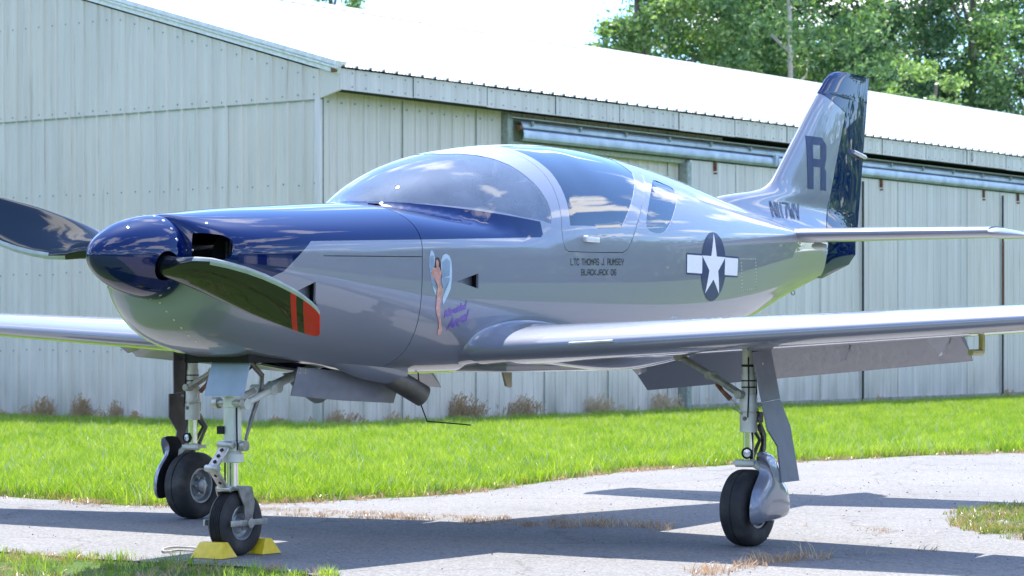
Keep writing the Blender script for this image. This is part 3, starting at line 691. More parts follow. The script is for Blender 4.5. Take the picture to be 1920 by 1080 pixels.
# surroundings that the polished aircraft mirrors: a wood round the field and a second hangar
def woods():
    rn = np.random.RandomState(12); P = []; S = []
    for k in range(3600):
        az = radians(rn.uniform(38, 330)); 
        R = 66+rn.uniform(0, 14)+8*sin(az*3)
        hmax = 8.5+2.2*sin(az*7)+1.4*sin(az*17+1)
        z = rn.uniform(0, 1)**.8*hmax; P.append((R*sin(az), 12+R*cos(az), z)); S.append(1.0)
    P = np.array(P); per = 30; n = len(P)*per; Q = np.repeat(P, per, 0)+rn.normal(size=(n, 3))*np.array([1.2, 1.2, .8]); Q[:, 2] = np.abs(Q[:, 2])
    a = rn.normal(size=(n, 3)); a /= np.linalg.norm(a, axis=1)[:, None]; b = np.cross(a, rn.normal(size=(n, 3))); b /= np.linalg.norm(b, axis=1)[:, None]; s = .75
    V = np.empty((n*4, 3)); V[0::4] = Q-a*s*.5; V[1::4] = Q+b*s*.4; V[2::4] = Q+a*s*.5; V[3::4] = Q-b*s*.4
    me = bpy.data.meshes.new('distant_woods'); me.vertices.add(n*4); me.vertices.foreach_set('co', V.ravel()); me.loops.add(n*4); me.loops.foreach_set('vertex_index', np.arange(n*4)); me.polygons.add(n); me.polygons.foreach_set('loop_start', np.arange(0, n*4, 4)); me.update(calc_edges=True)
    me.materials.append(LEAF_A); link('distant_woods', me, None, kind='stuff')
    b = MB(); V = []; N_ = 120
    for k in range(N_+1):
        az = radians(38+292*k/N_); R = 74+8*sin(az*3); h = (8.5+2.2*sin(az*7)+1.4*sin(az*17+1))*.98
        V += [(R*sin(az), 12+R*cos(az), -.5), (R*sin(az), 12+R*cos(az), h*.6), ((R+3)*sin(az), 12+(R+3)*cos(az), h)]
    b.add(V, [(3*k+j, 3*k+3+j, 3*k+4+j, 3*k+1+j) for k in range(N_) for j in (0, 1)]); b.build('dense_undergrowth', simple('undergrowth', (.045, .10, .03), .9, var=.4, vs=.5), kind='stuff')
woods()
h2 = tag(empty('storage_hangar', (34, -3, 0), radians(-58)), 'low pale metal hangar with grey roof mirrored in the side of the aircraft', 'hangar')
b = MB(); b.prism([(-8, 0), (8, 0), (8, 3.6), (0, 5.6), (-8, 3.6)], -13, 13); b.build('wall', sheet_metal('second_hangar_sheet', (.55, .56, .60)), h2, smooth=False)
b = MB(); R = Matrix.Rotation(math.atan(.25), 3, 'Y')
b.box((4.2, 0, 4.62), (8.9, 26.8, .12), Matrix.Rotation(math.atan(.25), 3, 'Y')); b.box((-4.2, 0, 4.62), (8.9, 26.8, .12), Matrix.Rotation(-math.atan(.25), 3, 'Y')); b.build('roof', simple('dull_grey_roof', (.28, .29, .31), .5), h2, smooth=False)
for k in range(3):
    b = MB(); b.box((-8.04, -8+8*k, 1.6), (.08, 6.6, 3.2)); b.build('door', DARKGAP if k == 1 else FASC, h2, smooth=False)

# ================================================================== AIRCRAFT
AX, AY = ACX*S_-ACY*C_, ACX*C_+ACY*S_
plane = tag(empty('light_aircraft', (AX, AY, 0), -(pi/2+HEAD)), 'glossy grey and dark blue low-wing propeller aeroplane parked on the tarmac', 'aeroplane')

# ---- fuselage loft: x, half width, height of widest point, top, bottom, exponents above and below
def nspline(t, y):
    t = np.array(t, float); y = np.array(y, float); n = len(t); A = np.zeros((n, n)); r = np.zeros(n); h = np.diff(t); A[0, 0] = A[-1, -1] = 1
    for i in range(1, n-1):
        A[i, i-1] = h[i-1]; A[i, i] = 2*(h[i-1]+h[i]); A[i, i+1] = h[i]; r[i] = 3*((y[i+1]-y[i])/h[i]-(y[i]-y[i-1])/h[i-1])
    c = np.linalg.solve(A, r)
    def f(q):
        q = np.clip(q, t[0], t[-1]); k = np.clip(np.searchsorted(t, q)-1, 0, n-2); d = q-t[k]
        return y[k]+((y[k+1]-y[k])/h[k]-h[k]*(2*c[k]+c[k+1])/3)*d+c[k]*d*d+(c[k+1]-c[k])/(3*h[k])*d**3
    return f
def pchip(t, y):
    t = np.array(t, float); y = np.array(y, float); h = np.diff(t); dl = np.diff(y)/h; m = np.zeros(len(t)); m[0], m[-1] = dl[0], dl[-1]
    for i in range(1, len(t)-1):
        if dl[i-1]*dl[i] > 0: w1, w2 = 2*h[i]+h[i-1], h[i]+2*h[i-1]; m[i] = (w1+w2)/(w1/dl[i-1]+w2/dl[i])
    def f(q):
        q = np.clip(q, t[0], t[-1]); k = np.clip(np.searchsorted(t, q)-1, 0, len(t)-2); s = (q-t[k])/h[k]
        return (2*s**3-3*s**2+1)*y[k]+(s**3-2*s**2+s)*h[k]*m[k]+(-2*s**3+3*s**2)*y[k+1]+(s**3-s**2)*h[k]*m[k+1]
    return f
# nose cowl (t runs from the spinner aft)
CW = [(2.262, .17, 1.312, 1.486, 1.14, 2.0, 2.0), (2.254, .235, 1.313, 1.495, 1.085, 2.0, 2.0), (2.225, .315, 1.316, 1.501, 1.02, 2.05, 2.1), (2.15, .380, 1.321, 1.509, .962, 2.15, 2.3),
      (1.97, .438, 1.328, 1.530, .902, 2.3, 2.6), (1.65, .487, 1.336, 1.558, .868, 2.4, 2.9), (1.33, .517, 1.346, 1.582, .838, 2.4, 3.2), (1.03, .537, 1.362, 1.602, .808, 2.4, 3.4), (.73, .550, 1.376, 1.62, .800, 2.4, 3.5)]
tt = [0]
for a, b in zip(CW[:-1], CW[1:]): tt.append(tt[-1]+math.hypot(b[0]-a[0], b[1]-a[1]))
cs = [nspline(tt, [r[i] for r in CW]) for i in range(7)]
qs = np.linspace(0, tt[-2], 900); cow = [c(qs) for c in cs]
# fuselage from the firewall aft
xs_w = [-4.15, -3.9, -3.4, -2.8, -2.2, -1.6, -1.0, -.3, .5, 1.03, 1.33]
f_w = nspline(xs_w, [.075, .125, .225, .325, .415, .490, .538, .562, .560, .537, .517])
f_zc = nspline([-4.15, -3.4, -2.6, -1.8, -1, 0, .5, 1.03, 1.33], [1.60, 1.585, 1.545, 1.495, 1.455, 1.415, 1.39, 1.362, 1.346])
f_zt = pchip([-4.15, -3.75, -3.445, -3.163, -2.757, -2.496, -2.181, -1.876, -1.581, -1.297, -1.022, -.756, -.499, -.25, 0, .226, .408, .55, .673, .80, .88, .94, .98, 1.03],
             [1.585, 1.635, 1.677, 1.716, 1.773, 1.815, 1.867, 1.911, 1.944, 1.967, 1.981, 1.984, 1.973, 1.952, 1.921, 1.884, 1.838, 1.790, 1.738, 1.675, 1.632, 1.610, 1.6045, 1.602])
f_zb = nspline([-4.15, -3.44, -3.03, -2.4, -1.8, -1.2, -.6, 0, .6, 1.03, 1.33], [1.362, 1.196, 1.092, .962, .874, .820, .803, .800, .796, .808, .838])
f_nu = pchip([-4.15, -3, -2, -.6, -.3, 0, .4, .7, .93, 1.03], [2.1, 2.0, 1.9, 1.92, 1.95, 1.95, 1.95, 1.95, 2.3, 2.4])
f_wb = pchip([-.30, -.1, .15, .35, .55, .72, .85, .93, .97], [.5620, .560, .545, .515, .455, .385, .30, .18, .05])
def deck(x):
    # forward deck that carries on under the windscreen: top and side exponent
    return (1.602-.03*(1.03-x), 2.4) if -.30 < x < 1.03 else None
f_nl = pchip([-4.15, -3.4, -2.4, -1, 0, 1.03], [2.3, 2.5, 3.0, 3.5, 3.6, 3.4])
def sect(x):
    if x > 1.03:
        return tuple(float(np.interp(-x, -cow[0], cow[i])) for i in range(1, 7))
    return tuple(float(f(x)) for f in (f_w, f_zc, f_zt, f_zb, f_nu, f_nl))
def Ysurf(x, z):
    w, zc, zt, zb, nu, nl = sect(x)
    if z >= zc:
        t, n = (z-zc)/(zt-zc), nu; dk = deck(x)
        if dk:
            wb = float(f_wb(x)) if x < .97 else .0; td = (z-zc)/(dk[0]-zc)
            return max(wb*(1-t**1.95)**(1/1.95) if t < 1 else 0.0, w*(1-td**dk[1])**(1/dk[1]) if td < 1 else 0.0)
    else: t, n = (zc-z)/(zc-zb), nl
    return w*(1-t**n)**(1/n) if t < 1 else 0.0
def hit(u, v):
    """point of the port fuselage skin seen at a place in the photograph"""
    d = ray(u, v); a = (ACY-.62)/-d[1]; t = a; st = .01; prev = None
    while t < a+1.6:
        x, y, z = ACX+t*d[0], ACY+t*d[1], CAM_Z+t*d[2]
        if x < 2.26 and y <= Ysurf(x, z):
            lo, hi = t-st, t
            for _ in range(25):
                m = (lo+hi)/2; x, y, z = ACX+m*d[0], ACY+m*d[1], CAM_Z+m*d[2]
                if x < 2.26 and y <= Ysurf(x, z): hi = m
                else: lo = m
            return x, y, z
        t += st
    d = ray(u, v); t = ACY/-d[1]; return ACX+t*d[0], 0.0, CAM_Z+t*d[2]
def xz(u, v): p = hit(u, v); return (p[0], p[2])

NPH = 72
def ring(x, off=0.0):
    w, zc, zt, zb, nu, nl = sect(x); P = []
    w -= off; zt -= off; zb += off
    w = max(w, .004)
    for k in range(NPH):
        a = 2*pi*k/NPH; s_, c_ = sin(a), cos(a); n = nu if c_ >= 0 else nl
        # smooth spacing, exact superellipse
        dk = deck(x)
        if dk and c_ >= 0:
            # polar direction fixed by the deck ellipse; take whichever body reaches further out
            hd = dk[0]-off-zc; hb = zt-zc; wb = max(.003, (float(f_wb(x)) if x < .97 else .003)-off); dy, dz = w*s_, hb*c_
            rd = (abs(dy/w)**dk[1]+abs(dz/hd)**dk[1])**(-1/dk[1]); rb = (abs(dy/wb)**1.95+abs(dz/hb)**1.95)**(-1/1.95) if x < .97 else 0
            r = max(rd, rb); P.append((x, dy*r, zc+dz*r)); continue
        r = (abs(s_)**n+abs(c_)**n)**(-1/n)
        P.append((x, w*s_*r, zc+(zt-zc if c_ >= 0 else zc-zb)*c_*r))
    return P
def shell(xs, off=.012, close_front=True):
    """closed hollow body"""
    V = []; Fc = []
    for x in xs: V += ring(x)
    n = len(xs)
    for i in range(n-1):
        for k in range(NPH): Fc.append((i*NPH+k, i*NPH+(k+1) % NPH, (i+1)*NPH+(k+1) % NPH, (i+1)*NPH+k))
    b0 = len(V)
    for j, x in enumerate(xs): V += ring(x, off)
    for i in range(n-1):
        for k in range(NPH): Fc.append((b0+i*NPH+k, b0+(i+1)*NPH+k, b0+(i+1)*NPH+(k+1) % NPH, b0+i*NPH+(k+1) % NPH))
    for e, i in ((0, 0), (1, n-1)):
        for k in range(NPH):
            q = (i*NPH+k, b0+i*NPH+k, b0+i*NPH+(k+1) % NPH, i*NPH+(k+1) % NPH)
            Fc.append(q if e == 0 else q[::-1])
    me = pydata('shell', V, Fc); fixn(me); return me

# ---- paint
def lin_mask(M, co, a, b):
    """1 on the left of the line a->b in the x-z plane"""
    sx = co
    nx, nz = -(b[1]-a[1]), (b[0]-a[0]); L = math.hypot(nx, nz)
    d = M.math('ADD', M.math('MULTIPLY', sx[0], nx/L), M.math('MULTIPLY', sx[1], nz/L)); return M.math('SUBTRACT', d, (a[0]*nx+a[1]*nz)/L)
GREY = (.232, .247, .295); NAVY = (.001, .008, .072)
def add_flake(M, base_socket):
    v = M.coord(); n = M.noise(v, 1.1, 3)
    M.base(base_socket)
    M.set(Metallic=.35, Roughness=.32, Coat_Weight=1.0, Coat_Roughness=.012, Coat_IOR=1.62)
def paint(name, c, metal=.35, rough=.32, spec=.5, cior=1.62):
    M = Mat(name); v = M.coord(); f = M.noise(v, 3, 4)
    M.base(M.ramp(f, [(.3, tuple(x*.97 for x in c)), (.7, tuple(x*1.03 for x in c))])); M.set(Metallic=metal, Roughness=rough, Specular_IOR_Level=spec, Coat_Weight=1.0, Coat_Roughness=.008, Coat_IOR=cior)
    return M.m
PGREY = paint('grey_metallic_paint', GREY, .35, .42); PNAVY = paint('navy_paint', NAVY, .0, .6, 0.0, 1.6)
def two_tone():
    M = Mat('two_tone_paint'); tc = M.new('ShaderNodeTexCoord'); sp = M.new('ShaderNodeSeparateXYZ'); M.l.new(tc.outputs['Object'], sp.inputs[0])
    co = (sp.outputs[0], sp.outputs[2])
    A, B, Cc, D, E_ = xz(1033, 414), xz(1014, 445), xz(795, 449), xz(583, 452), xz(532, 509)
    F_ = xz(430, 548); G_ = (2.24, 1.20)
    # blue lies above each of these lines; the outline is A-B-C-D then down to E-F-G
    def above(a, b): return M.math('GREATER_THAN', lin_mask(M, co, b, a) if b[0] < a[0] else lin_mask(M, co, a, b), 0.0)
    up1 = above(Cc, B); up2 = above(D, Cc)
    d1 = M.math('GREATER_THAN', lin_mask(M, co, A, B), 0.0)      # in front of the rear slanted edge
    slope = M.math('GREATER_THAN', lin_mask(M, co, D, E_), 0.0)
    low = M.math('GREATER_THAN', lin_mask(M, co, E_, F_), 0.0)
    low2 = M.math('GREATER_THAN', lin_mask(M, co, F_, G_), 0.0)
    rear = M.math('MULTIPLY', M.math('MULTIPLY', up1, up2), d1)
    front = M.math('MULTIPLY', M.math('MULTIPLY', slope, low), low2)
    m = M.math('MAXIMUM', rear, front)
    # nothing blue aft of the windscreen corner
    m = M.math('MULTIPLY', m, M.math('GREATER_THAN', sp.outputs[0], B[0]-.02))
    # the windscreen surround above the deck stays grey
    W0, W1 = xz(1033, 424), (.93, 1.612)
    top = M.math('GREATER_THAN', lin_mask(M, co, W1, W0), 0.0)
    aft = M.math('LESS_THAN', sp.outputs[0], .90)
    for_top = M.math('MULTIPLY', M.math('GREATER_THAN', lin_mask(M, co, W0, W1), .012), aft)
    m = M.math('MULTIPLY', m, M.math('SUBTRACT', 1.0, for_top))
    M.dbg = (A, B, Cc, D, E_, F_)
    c = M.mix(m, GREY, NAVY); M.base(c)
    M.set(Metallic=M.math('SUBTRACT', .35, M.math('MULTIPLY', m, .35)), Roughness=.42, Specular_IOR_Level=M.math('SUBTRACT', .5, M.math('MULTIPLY', m, .5)), Coat_Weight=1.0, Coat_Roughness=.008, Coat_IOR=1.62)
    return M.m
TONE = two_tone()
SATIN = simple('satin_grey_gear_paint', (.18, .19, .23), .45, .1, .25, var=.08)
SATINL = simple('satin_pale_blue_paint', (.33, .39, .52), .5, .1, .2, var=.06)
BLACK = simple('matt_black', (.012, .012, .013), .8); DARKM = simple('dark_rubber', (.02, .02, .02), .6)
WHITE = simple('white_gear_enamel', (.66, .66, .58), .4, .0, .4, var=.10, vs=14); CHROME = simple('chrome', (.75, .76, .78), .12, 1.0)
ALU = simple('bare_aluminium', (.46, .45, .42), .42, .8, var=.25, vs=22); DALU = simple('grimy_aluminium', (.22, .20, .17), .5, .6, var=.35, vs=20)
ZINC = simple('plated_bolt', (.6, .58, .5), .3, .9)
def tyre_mat():
    M = Mat('tyre_rubber'); v = M.coord(); f = M.noise(v, 12, 6)
    M.base(M.ramp(f, [(.3, (.022, .022, .023)), (.55, (.040, .038, .036)), (.75, (.085, .078, .068))])); M.set(Roughness=.72); M.bump(M.noise(v, 90, 3), .25, .003); return M.m
TYRE = tyre_mat()

# ---- windows: outlines traced where they lie on the skin
def smooth_poly(P, n=4):
    out = []
    for i in range(len(P)):
        p0, p1, p2, p3 = P[i-1], P[i], P[(i+1) % len(P)], P[(i+2) % len(P)]
        for k in range(n):
            t = k/n; out.append(tuple(.5*((2*p1[j])+(-p0[j]+p2[j])*t+(2*p0[j]-5*p1[j]+4*p2[j]-p3[j])*t*t+(-p0[j]+3*p1[j]-3*p2[j]+p3[j])*t**3) for j in (0, 1)))
    return out
W_BASE = [xz(u, v) for u, v in [(1033, 420), (1018, 414), (985, 408), (940, 398), (890, 390), (840, 385.5), (790, 383.5)]]
W_ARC = [xz(u, v) for u, v in [(1034, 412), (1033, 398), (1027, 380), (1016, 361), (1000, 342), (980, 325), (955, 309), (925, 297.5), (895, 291), (860, 288), (825, 288.5)]]
ARCTOP = (.305, 1.90)
W_SCREEN = [(.925, 1.6165), (.80, 1.610), (.70, 1.604)]+[p for p in W_BASE[::-1] if p[0] < .62]+W_ARC+[ARCTOP, (.40, 2.0), (.99, 2.0), (1.0, 1.64)]
D_WIN = [xz(u, v) for u, v in [(1000, 297), (1016, 308), (1031, 321), (1044, 338), (1055, 358), (1063, 380), (1067, 402), (1069, 423), (1095, 423), (1116, 424), (1122, 428), (1145, 428), (1165, 427), (1172, 412), (1181, 388), (1188, 362), (1190, 343), (1186, 325)]]
D_WIN = D_WIN+[(D_WIN[-1][0]-.02, 2.05), (D_WIN[0][0]+.08, 2.05)]
DOOR = [xz(u, v) for u, v in [(983, 296), (1001, 308), (1018, 324), (1033, 345), (1044, 370), (1051, 400), (1053, 430), (1056, 455), (1060, 467), (1066, 472), (1090, 473), (1130, 474), (1168, 474), (1177, 468), (1186, 448), (1195, 420), (1203, 392), (1208, 365), (1209, 345), (1204, 327)]]
DOOR = DOOR+[(DOOR[-1][0]-.01, 2.05), (DOOR[0][0]+.05, 2.05)]
Q_WIN = smooth_poly([xz(u, v) for u, v in [(1225, 338), (1245, 345), (1262, 354), (1269, 372), (1264, 398), (1255, 422), (1243, 436), (1226, 436), (1214, 428), (1212, 410), (1217, 380), (1221, 355)]], 3)
def shrink(P, d):
    n = len(P); out = []; area = sum(P[i][0]*P[(i+1) % n][1]-P[(i+1) % n][0]*P[i][1] for i in range(n)); sg = 1 if area > 0 else -1
    for i in range(n):
        a, b, c = P[i-1], P[i], P[(i+1) % n]; e1 = (b[0]-a[0], b[1]-a[1]); e2 = (c[0]-b[0], c[1]-b[1]); l1, l2 = math.hypot(*e1) or 1, math.hypot(*e2) or 1
        nx = -(e1[1]/l1+e2[1]/l2)*sg; nz = (e1[0]/l1+e2[0]/l2)*sg; L = math.hypot(nx, nz) or 1; k = d/max(.5, L/2); out.append((b[0]+nx/L*k, b[1]+nz/L*k))
    return out
def cutter(poly, y0, y1): me = MB().prism(poly, y0, y1).mesh('cut'); return fixn(me)
XF = 1.03
xs_f = [-4.10+k*(XF-.0025+4.10)/185 for k in range(186)]
fus = shell(xs_f)
cuts = [cutter(W_SCREEN, -.9, .9)]
for s in (1, -1):
    cuts += [cutter(DOOR, s*.075, s*.9), cutter(Q_WIN, s*.1, s*.9)]
vent = [xz(u, v) for u, v in [(857, 527.5), (897, 512.5), (897, 541.5)]]
cuts += [cutter(vent, .3, .9), cutter(vent, -.3, -.9)]
fus_cut = boolean(fus, cuts)
sharp(fus_cut, 40)
fuse = link('fuselage', fus_cut, TONE, plane)
# door and glass
xs_d = [x for x in xs_f if DOOR[0][0]+.15 > x > min(p[0] for p in DOOR)-.1]
dsh = shell(xs_d); d1 = boolean(dsh, [cutter(shrink(DOOR, .0032), .078, .9)], 'INTERSECT'); d1 = boolean(d1, [cutter(D_WIN, .10, .95)])
def doorcopy(me, s):
    if s < 0:
        me = me.copy(); me.transform(Matrix.Scale(-1, 4, (0, 1, 0))); me.flip_normals()
    return me
GL = Mat('tinted_acrylic'); GL.n.remove(GL.b)
def glass(name, tint, spec_ior=1.5, refl=1.0, haze=0.0):
    M = Mat(name); M.n.remove(M.b); out = M.n['Material Output']
    g = M.new('ShaderNodeBsdfGlossy'); g.inputs['Roughness'].default_value = .008; g.inputs['Color'].default_value = (1, 1, 1, 1)
    t = M.new('ShaderNodeBsdfTransparent'); t.inputs['Color'].default_value = (*tint, 1)
    fr = M.new('ShaderNodeFresnel'); fr.inputs['IOR'].default_value = spec_ior
    f = M.math('ADD', M.math('MULTIPLY', fr.outputs[0], refl), .015, clamp=True)
    mx = M.new('ShaderNodeMixShader'); M.l.new(f, mx.inputs[0]); 
    if haze:  # pale blue haze painted into the pane for sky glare
        df = M.new('ShaderNodeBsdfTranslucent'); df.inputs['Color'].default_value = (.62, .76, 1, 1); d2 = M.new('ShaderNodeBsdfDiffuse'); d2.inputs['Color'].default_value = (.62, .76, 1, 1)
        m2 = M.new('ShaderNodeMixShader'); m2.inputs[0].default_value = .5; M.l.new(df.outputs[0], m2.inputs[1]); M.l.new(d2.outputs[0], m2.inputs[2])
        m3 = M.new('ShaderNodeMixShader'); M.l.new(M.math('MULTIPLY', M.math('ADD', M.noise(M.coord(), 6, 6), .5), haze), m3.inputs[0]); M.l.new(t.outputs[0], m3.inputs[1]); M.l.new(m2.outputs[0], m3.inputs[2]); base_ = m3.outputs[0]
    else: base_ = t.outputs[0]
    M.l.new(base_, mx.inputs[1]); M.l.new(g.outputs[0], mx.inputs[2]); M.l.new(mx.outputs[0], out.inputs['Surface']); return M.m
bpy.data.materials.remove(GL.m)
GLASS = glass('clear_acrylic', (.93, .95, .98), 1.52, 1.25, .30); GLASSD = glass('smoked_acrylic', (.22, .27, .36), 1.75, 1.4)
def pane(xs, poly, y0, y1):
    """thin curved pane lying just under the skin"""
    V = []; Fc = []; n = len(xs)
    for off in (.0015, .0055):
        for x in xs: V += ring(x, off)
    b0 = n*NPH
    for i in range(n-1):
        for k in range(NPH):
            Fc.append((i*NPH+k, i*NPH+(k+1) % NPH, (i+1)*NPH+(k+1) % NPH, (i+1)*NPH+k)); Fc.append((b0+i*NPH+k, b0+(i+1)*NPH+k, b0+(i+1)*NPH+(k+1) % NPH, b0+i*NPH+(k+1) % NPH))
    for i, e in ((0, 0), (n-1, 1)):
        for k in range(NPH):
            q = (i*NPH+k, b0+i*NPH+k, b0+i*NPH+(k+1) % NPH, i*NPH+(k+1) % NPH); Fc.append(q if not e else q[::-1])
    me = fixn(pydata('pane', V, Fc)); me = boolean(me, [cutter(poly, y0, y1)], 'INTERSECT')
    bm = bmesh.new(); bm.from_mesh(me)        # keep the outer sheet only
    dl = []
    for f in bm.faces:
        c = f.calc_center_median(); w, zc, zt, zb, nu, nl = sect(min(c.x, 2.2))
        if f.normal.dot(Vector((0, c.y, c.z-zc))) < 0 or abs(f.normal.x) > .97 and c.x < .2: dl.append(f)
    bmesh.ops.delete(bm, geom=dl, context='FACES'); bm.to_mesh(me); bm.free()
    sharp(me, 60); return me
xs_w2 = [x for x in xs_f if -.35 < x]
ws = pane(xs_w2+[1.03, 1.06], shrink(W_SCREEN, -.004), -.95, .95)
link('windscreen', ws, GLASS, plane)
dpane = pane(xs_d, shrink(D_WIN, -.004), .094, .95)
xs_q = [x for x in xs_f if max(p[0] for p in Q_WIN)+.1 > x > min(p[0] for p in Q_WIN)-.1]
qpane = pane(xs_q, shrink(Q_WIN, -.004), .09, .95)
WHITEP = simple('white_handle', (.75, .75, .74), .3, .2, .5)
for s in (1, -1):
    d = link('cabin_door', sharp(doorcopy(d1, s), 40), PGREY, plane)
    link('door_window', doorcopy(dpane, s), GLASSD, d)
    link('rear_side_window', doorcopy(qpane, s), GLASSD, plane)
    if s > 0:
        b = MB(); hx, hz = xz(1107, 449.5); hy = Ysurf(hx, hz)
        x2, z2 = xz(1096, 447)
        b.box((hx, hy+.012, hz), (.13, .012, .026)); b.cyl((x2, Ysurf(x2, z2)-.01, z2), (x2, Ysurf(x2, z2)+.02, z2), .016, n=14); b.build('door_handle', WHITEP, d, bevel=.003)

# ---- cabin interior
INT = simple('cabin_trim_grey', (.42, .42, .43), .85, var=.2, vs=40); SEATM = simple('seat_leather', (.10, .09, .085), .55, var=.2, vs=30)
b = MB(); b.box((-.35, 0, 1.08), (2.2, .96, .02)); b.add([(-1.45, -.46, 1.08), (-1.45, .46, 1.08), (-1.62, .40, 1.72), (-1.62, -.40, 1.72)], [(0, 1, 2, 3)]); b.build('cabin_floor', INT, plane, smooth=False)
b = MB(); V = []
for x, z, w in ((.88, 1.60, .30), (.62, 1.585, .42), (.42, 1.575, .46), (.36, 1.52, .47), (.36, 1.15, .46)):
    V += [(x, -w, z-.06), (x, -w*.6, z), (x, 0, z+.012), (x, w*.6, z), (x, w, z-.06)]
b.add(V, [(i*5+k, i*5+k+1, (i+1)*5+k+1, (i+1)*5+k) for i in range(4) for k in range(4)]); b.build('glareshield', simple('glareshield_grey', (.42, .43, .45), .8), plane)
for sy in (.24, -.24):
    b = MB(); b.box((-.55, sy, 1.16), (.5, .42, .14)); b.box((-.86, sy, 1.42), (.12, .42, .55), Matrix.Rotation(radians(-14), 3, 'Y')); b.box((-.96, sy, 1.74), (.08, .24, .14), Matrix.Rotation(radians(-12), 3, 'Y')); b.build('seat', SEATM, plane, bevel=.035)

# ---- cowling
xs_c = [float(v) for v in np.concatenate([cow[0][::10][:-1], [XF+.0025]])]
xs_c = [x for i, x in enumerate(xs_c) if i == 0 or xs_c[i-1]-x > .0005]
# keep stations from getting coarser than 3 cm
out = [xs_c[0]]
for x in xs_c[1:]:
    while out[-1]-x > .03: out.append(out[-1]-.025)
    out.append(x)
cw = shell(out[::-1], .010)
inlet = [(2.30, 1.272), (2.30, 1.405), (2.12, 1.408), (2.02, 1.405), (1.975, 1.385), (1.965, 1.35), (1.975, 1.31), (2.01, 1.28)]
inl = [xz(u, v) for u, v in [(352, 437), (385, 437), (418, 441), (434, 449), (440, 462), (438, 474), (428, 484), (400, 489)]]
inl = inl+[(2.34, inl[-1][1]), (2.34, inl[0][1])]
louv = [xz(u, v) for u, v in [(558, 545), (592, 528), (590, 571), (581, 566)]]
z1_ = xz(795, 480)[1]; z2_ = xz(583, 478)[1]
split = [(XF-.1, z1_), (1.70, z2_), (1.70, z2_-.0035), (XF-.1, z1_-.0035)]
cuts = []
for s in (1, -1): cuts += [cutter(inl, s*.205, s*.9), cutter(louv, s*.3, s*.9), cutter(split, s*.3, s*.9)]
cuts.append(cutter([(1.80, .5), (1.80, 1.02), (XF+.01, 1.02), (XF+.01, .5)], -.155, .155))
cow_cut = boolean(cw, cuts); sharp(cow_cut, 40)
cowl = link('engine_cowling', cow_cut, TONE, plane)
# inlet ducts, louvre ramps, well lining
for s in (1, -1):
    b = MB(); x0, zc_ = 2.05, 1.345
    b.lathe((2.12, s*.275, zc_-.012), (-1, .1*s, 0), [(0, .078), (.10, .078), (.22, .075), (.23, 0)], 24); b.build('inlet_duct', BLACK, cowl)
    b = MB()
    for q in range(9):
        b.box((2.0-.0*q, s*(.20+.022*q), zc_), (.10, .004, .13))
    b.cyl((2.04, s*.30, zc_+.05), (2.0, s*.36, zc_-.06), .006); b.build('cylinder_fins', ALU, cowl, smooth=False)
    def ramp(poly, name, par):
        n_ = len(poly); front = max(poly, key=lambda p: p[0]); rear = [p for p in poly if p is not front]
        xr = min(p[0] for p in poly); zs = [p[1] for p in poly if p[0] < xr+.05]; b = MB()
        yf = Ysurf(*front)-.004; yr = Ysurf(xr, sum(zs)/len(zs)); dz = .004
        b.add([(front[0]+.01, s*yf, front[1]), (xr-.02, s*(yr-.05), min(zs)-dz), (xr-.02, s*(yr-.05), max(zs)+dz)], [(0, 1, 2)])
        b.add([(front[0]+.01, s*yf, front[1]), (xr-.02, s*(yr-.002), max(zs)+dz), (xr-.02, s*(yr-.05), max(zs)+dz)], [(0, 1, 2)])
        b.add([(front[0]+.01, s*yf, front[1]), (xr-.02, s*(yr-.002), min(zs)-dz), (xr-.02, s*(yr-.05), min(zs)-dz)], [(0, 1, 2)])
        b.build(name, PGREY, par, smooth=False)
        b = MB(); b.add([(xr-.002, s*(yr-.003), min(zs)), (xr-.002, s*(yr-.003), max(zs)), (xr-.03, s*(yr-.06), max(zs)), (xr-.03, s*(yr-.06), min(zs))], [(0, 1, 2, 3)]); b.build(name, BLACK, par, smooth=False)
    ramp(vent, 'air_vent', fuse); ramp(louv, 'side_louvre', cowl)
b = MB(); b.box((1.41, 0, 1.03), (.86, .36, .01)); b.box((1.84, 0, .96), (.01, .36, .2)); b.box((1.0, 0, .93), (.01, .36, .2)); b.box((1.42, .18, .96), (.86, .01, .2)); b.box((1.42, -.18, .96), (.86, .01, .2)); b.build('nose_wheel_well', BLACK, cowl, smooth=False)
b = MB()
for q in range(5): b.tube([(1.75, -.12+.05*q, 1.0), (1.4, -.10+.05*q, .95+.02*(q % 2)), (1.05, -.12+.05*q, .99)], .010, 7)
b.build('hoses', DARKM, cowl)
# row of screws down the cowl flange and round the inlet
b = MB()
def screw_on(u, v, r=.0055):
    x, y, z = hit(u, v)
    if y <= 0: return
    e = .004; nx = -(Ysurf(x+e, z)-Ysurf(x-e, z))/(2*e); nz = -(Ysurf(x, z+e)-Ysurf(x, z-e))/(2*e); nn = Vector((nx, 1, nz)).normalized()
    b.lathe((x, y, z), nn, [(0, r), (.0015, r*.8), (.002, 0)], 10)
for u, v in [(300, 568), (312, 584), (326, 600), (340, 615), (354, 629), (368, 640), (349, 469), (361, 469)]: screw_on(u, v)
b.build('fastener', ZINC, cowl, kind='stuff')
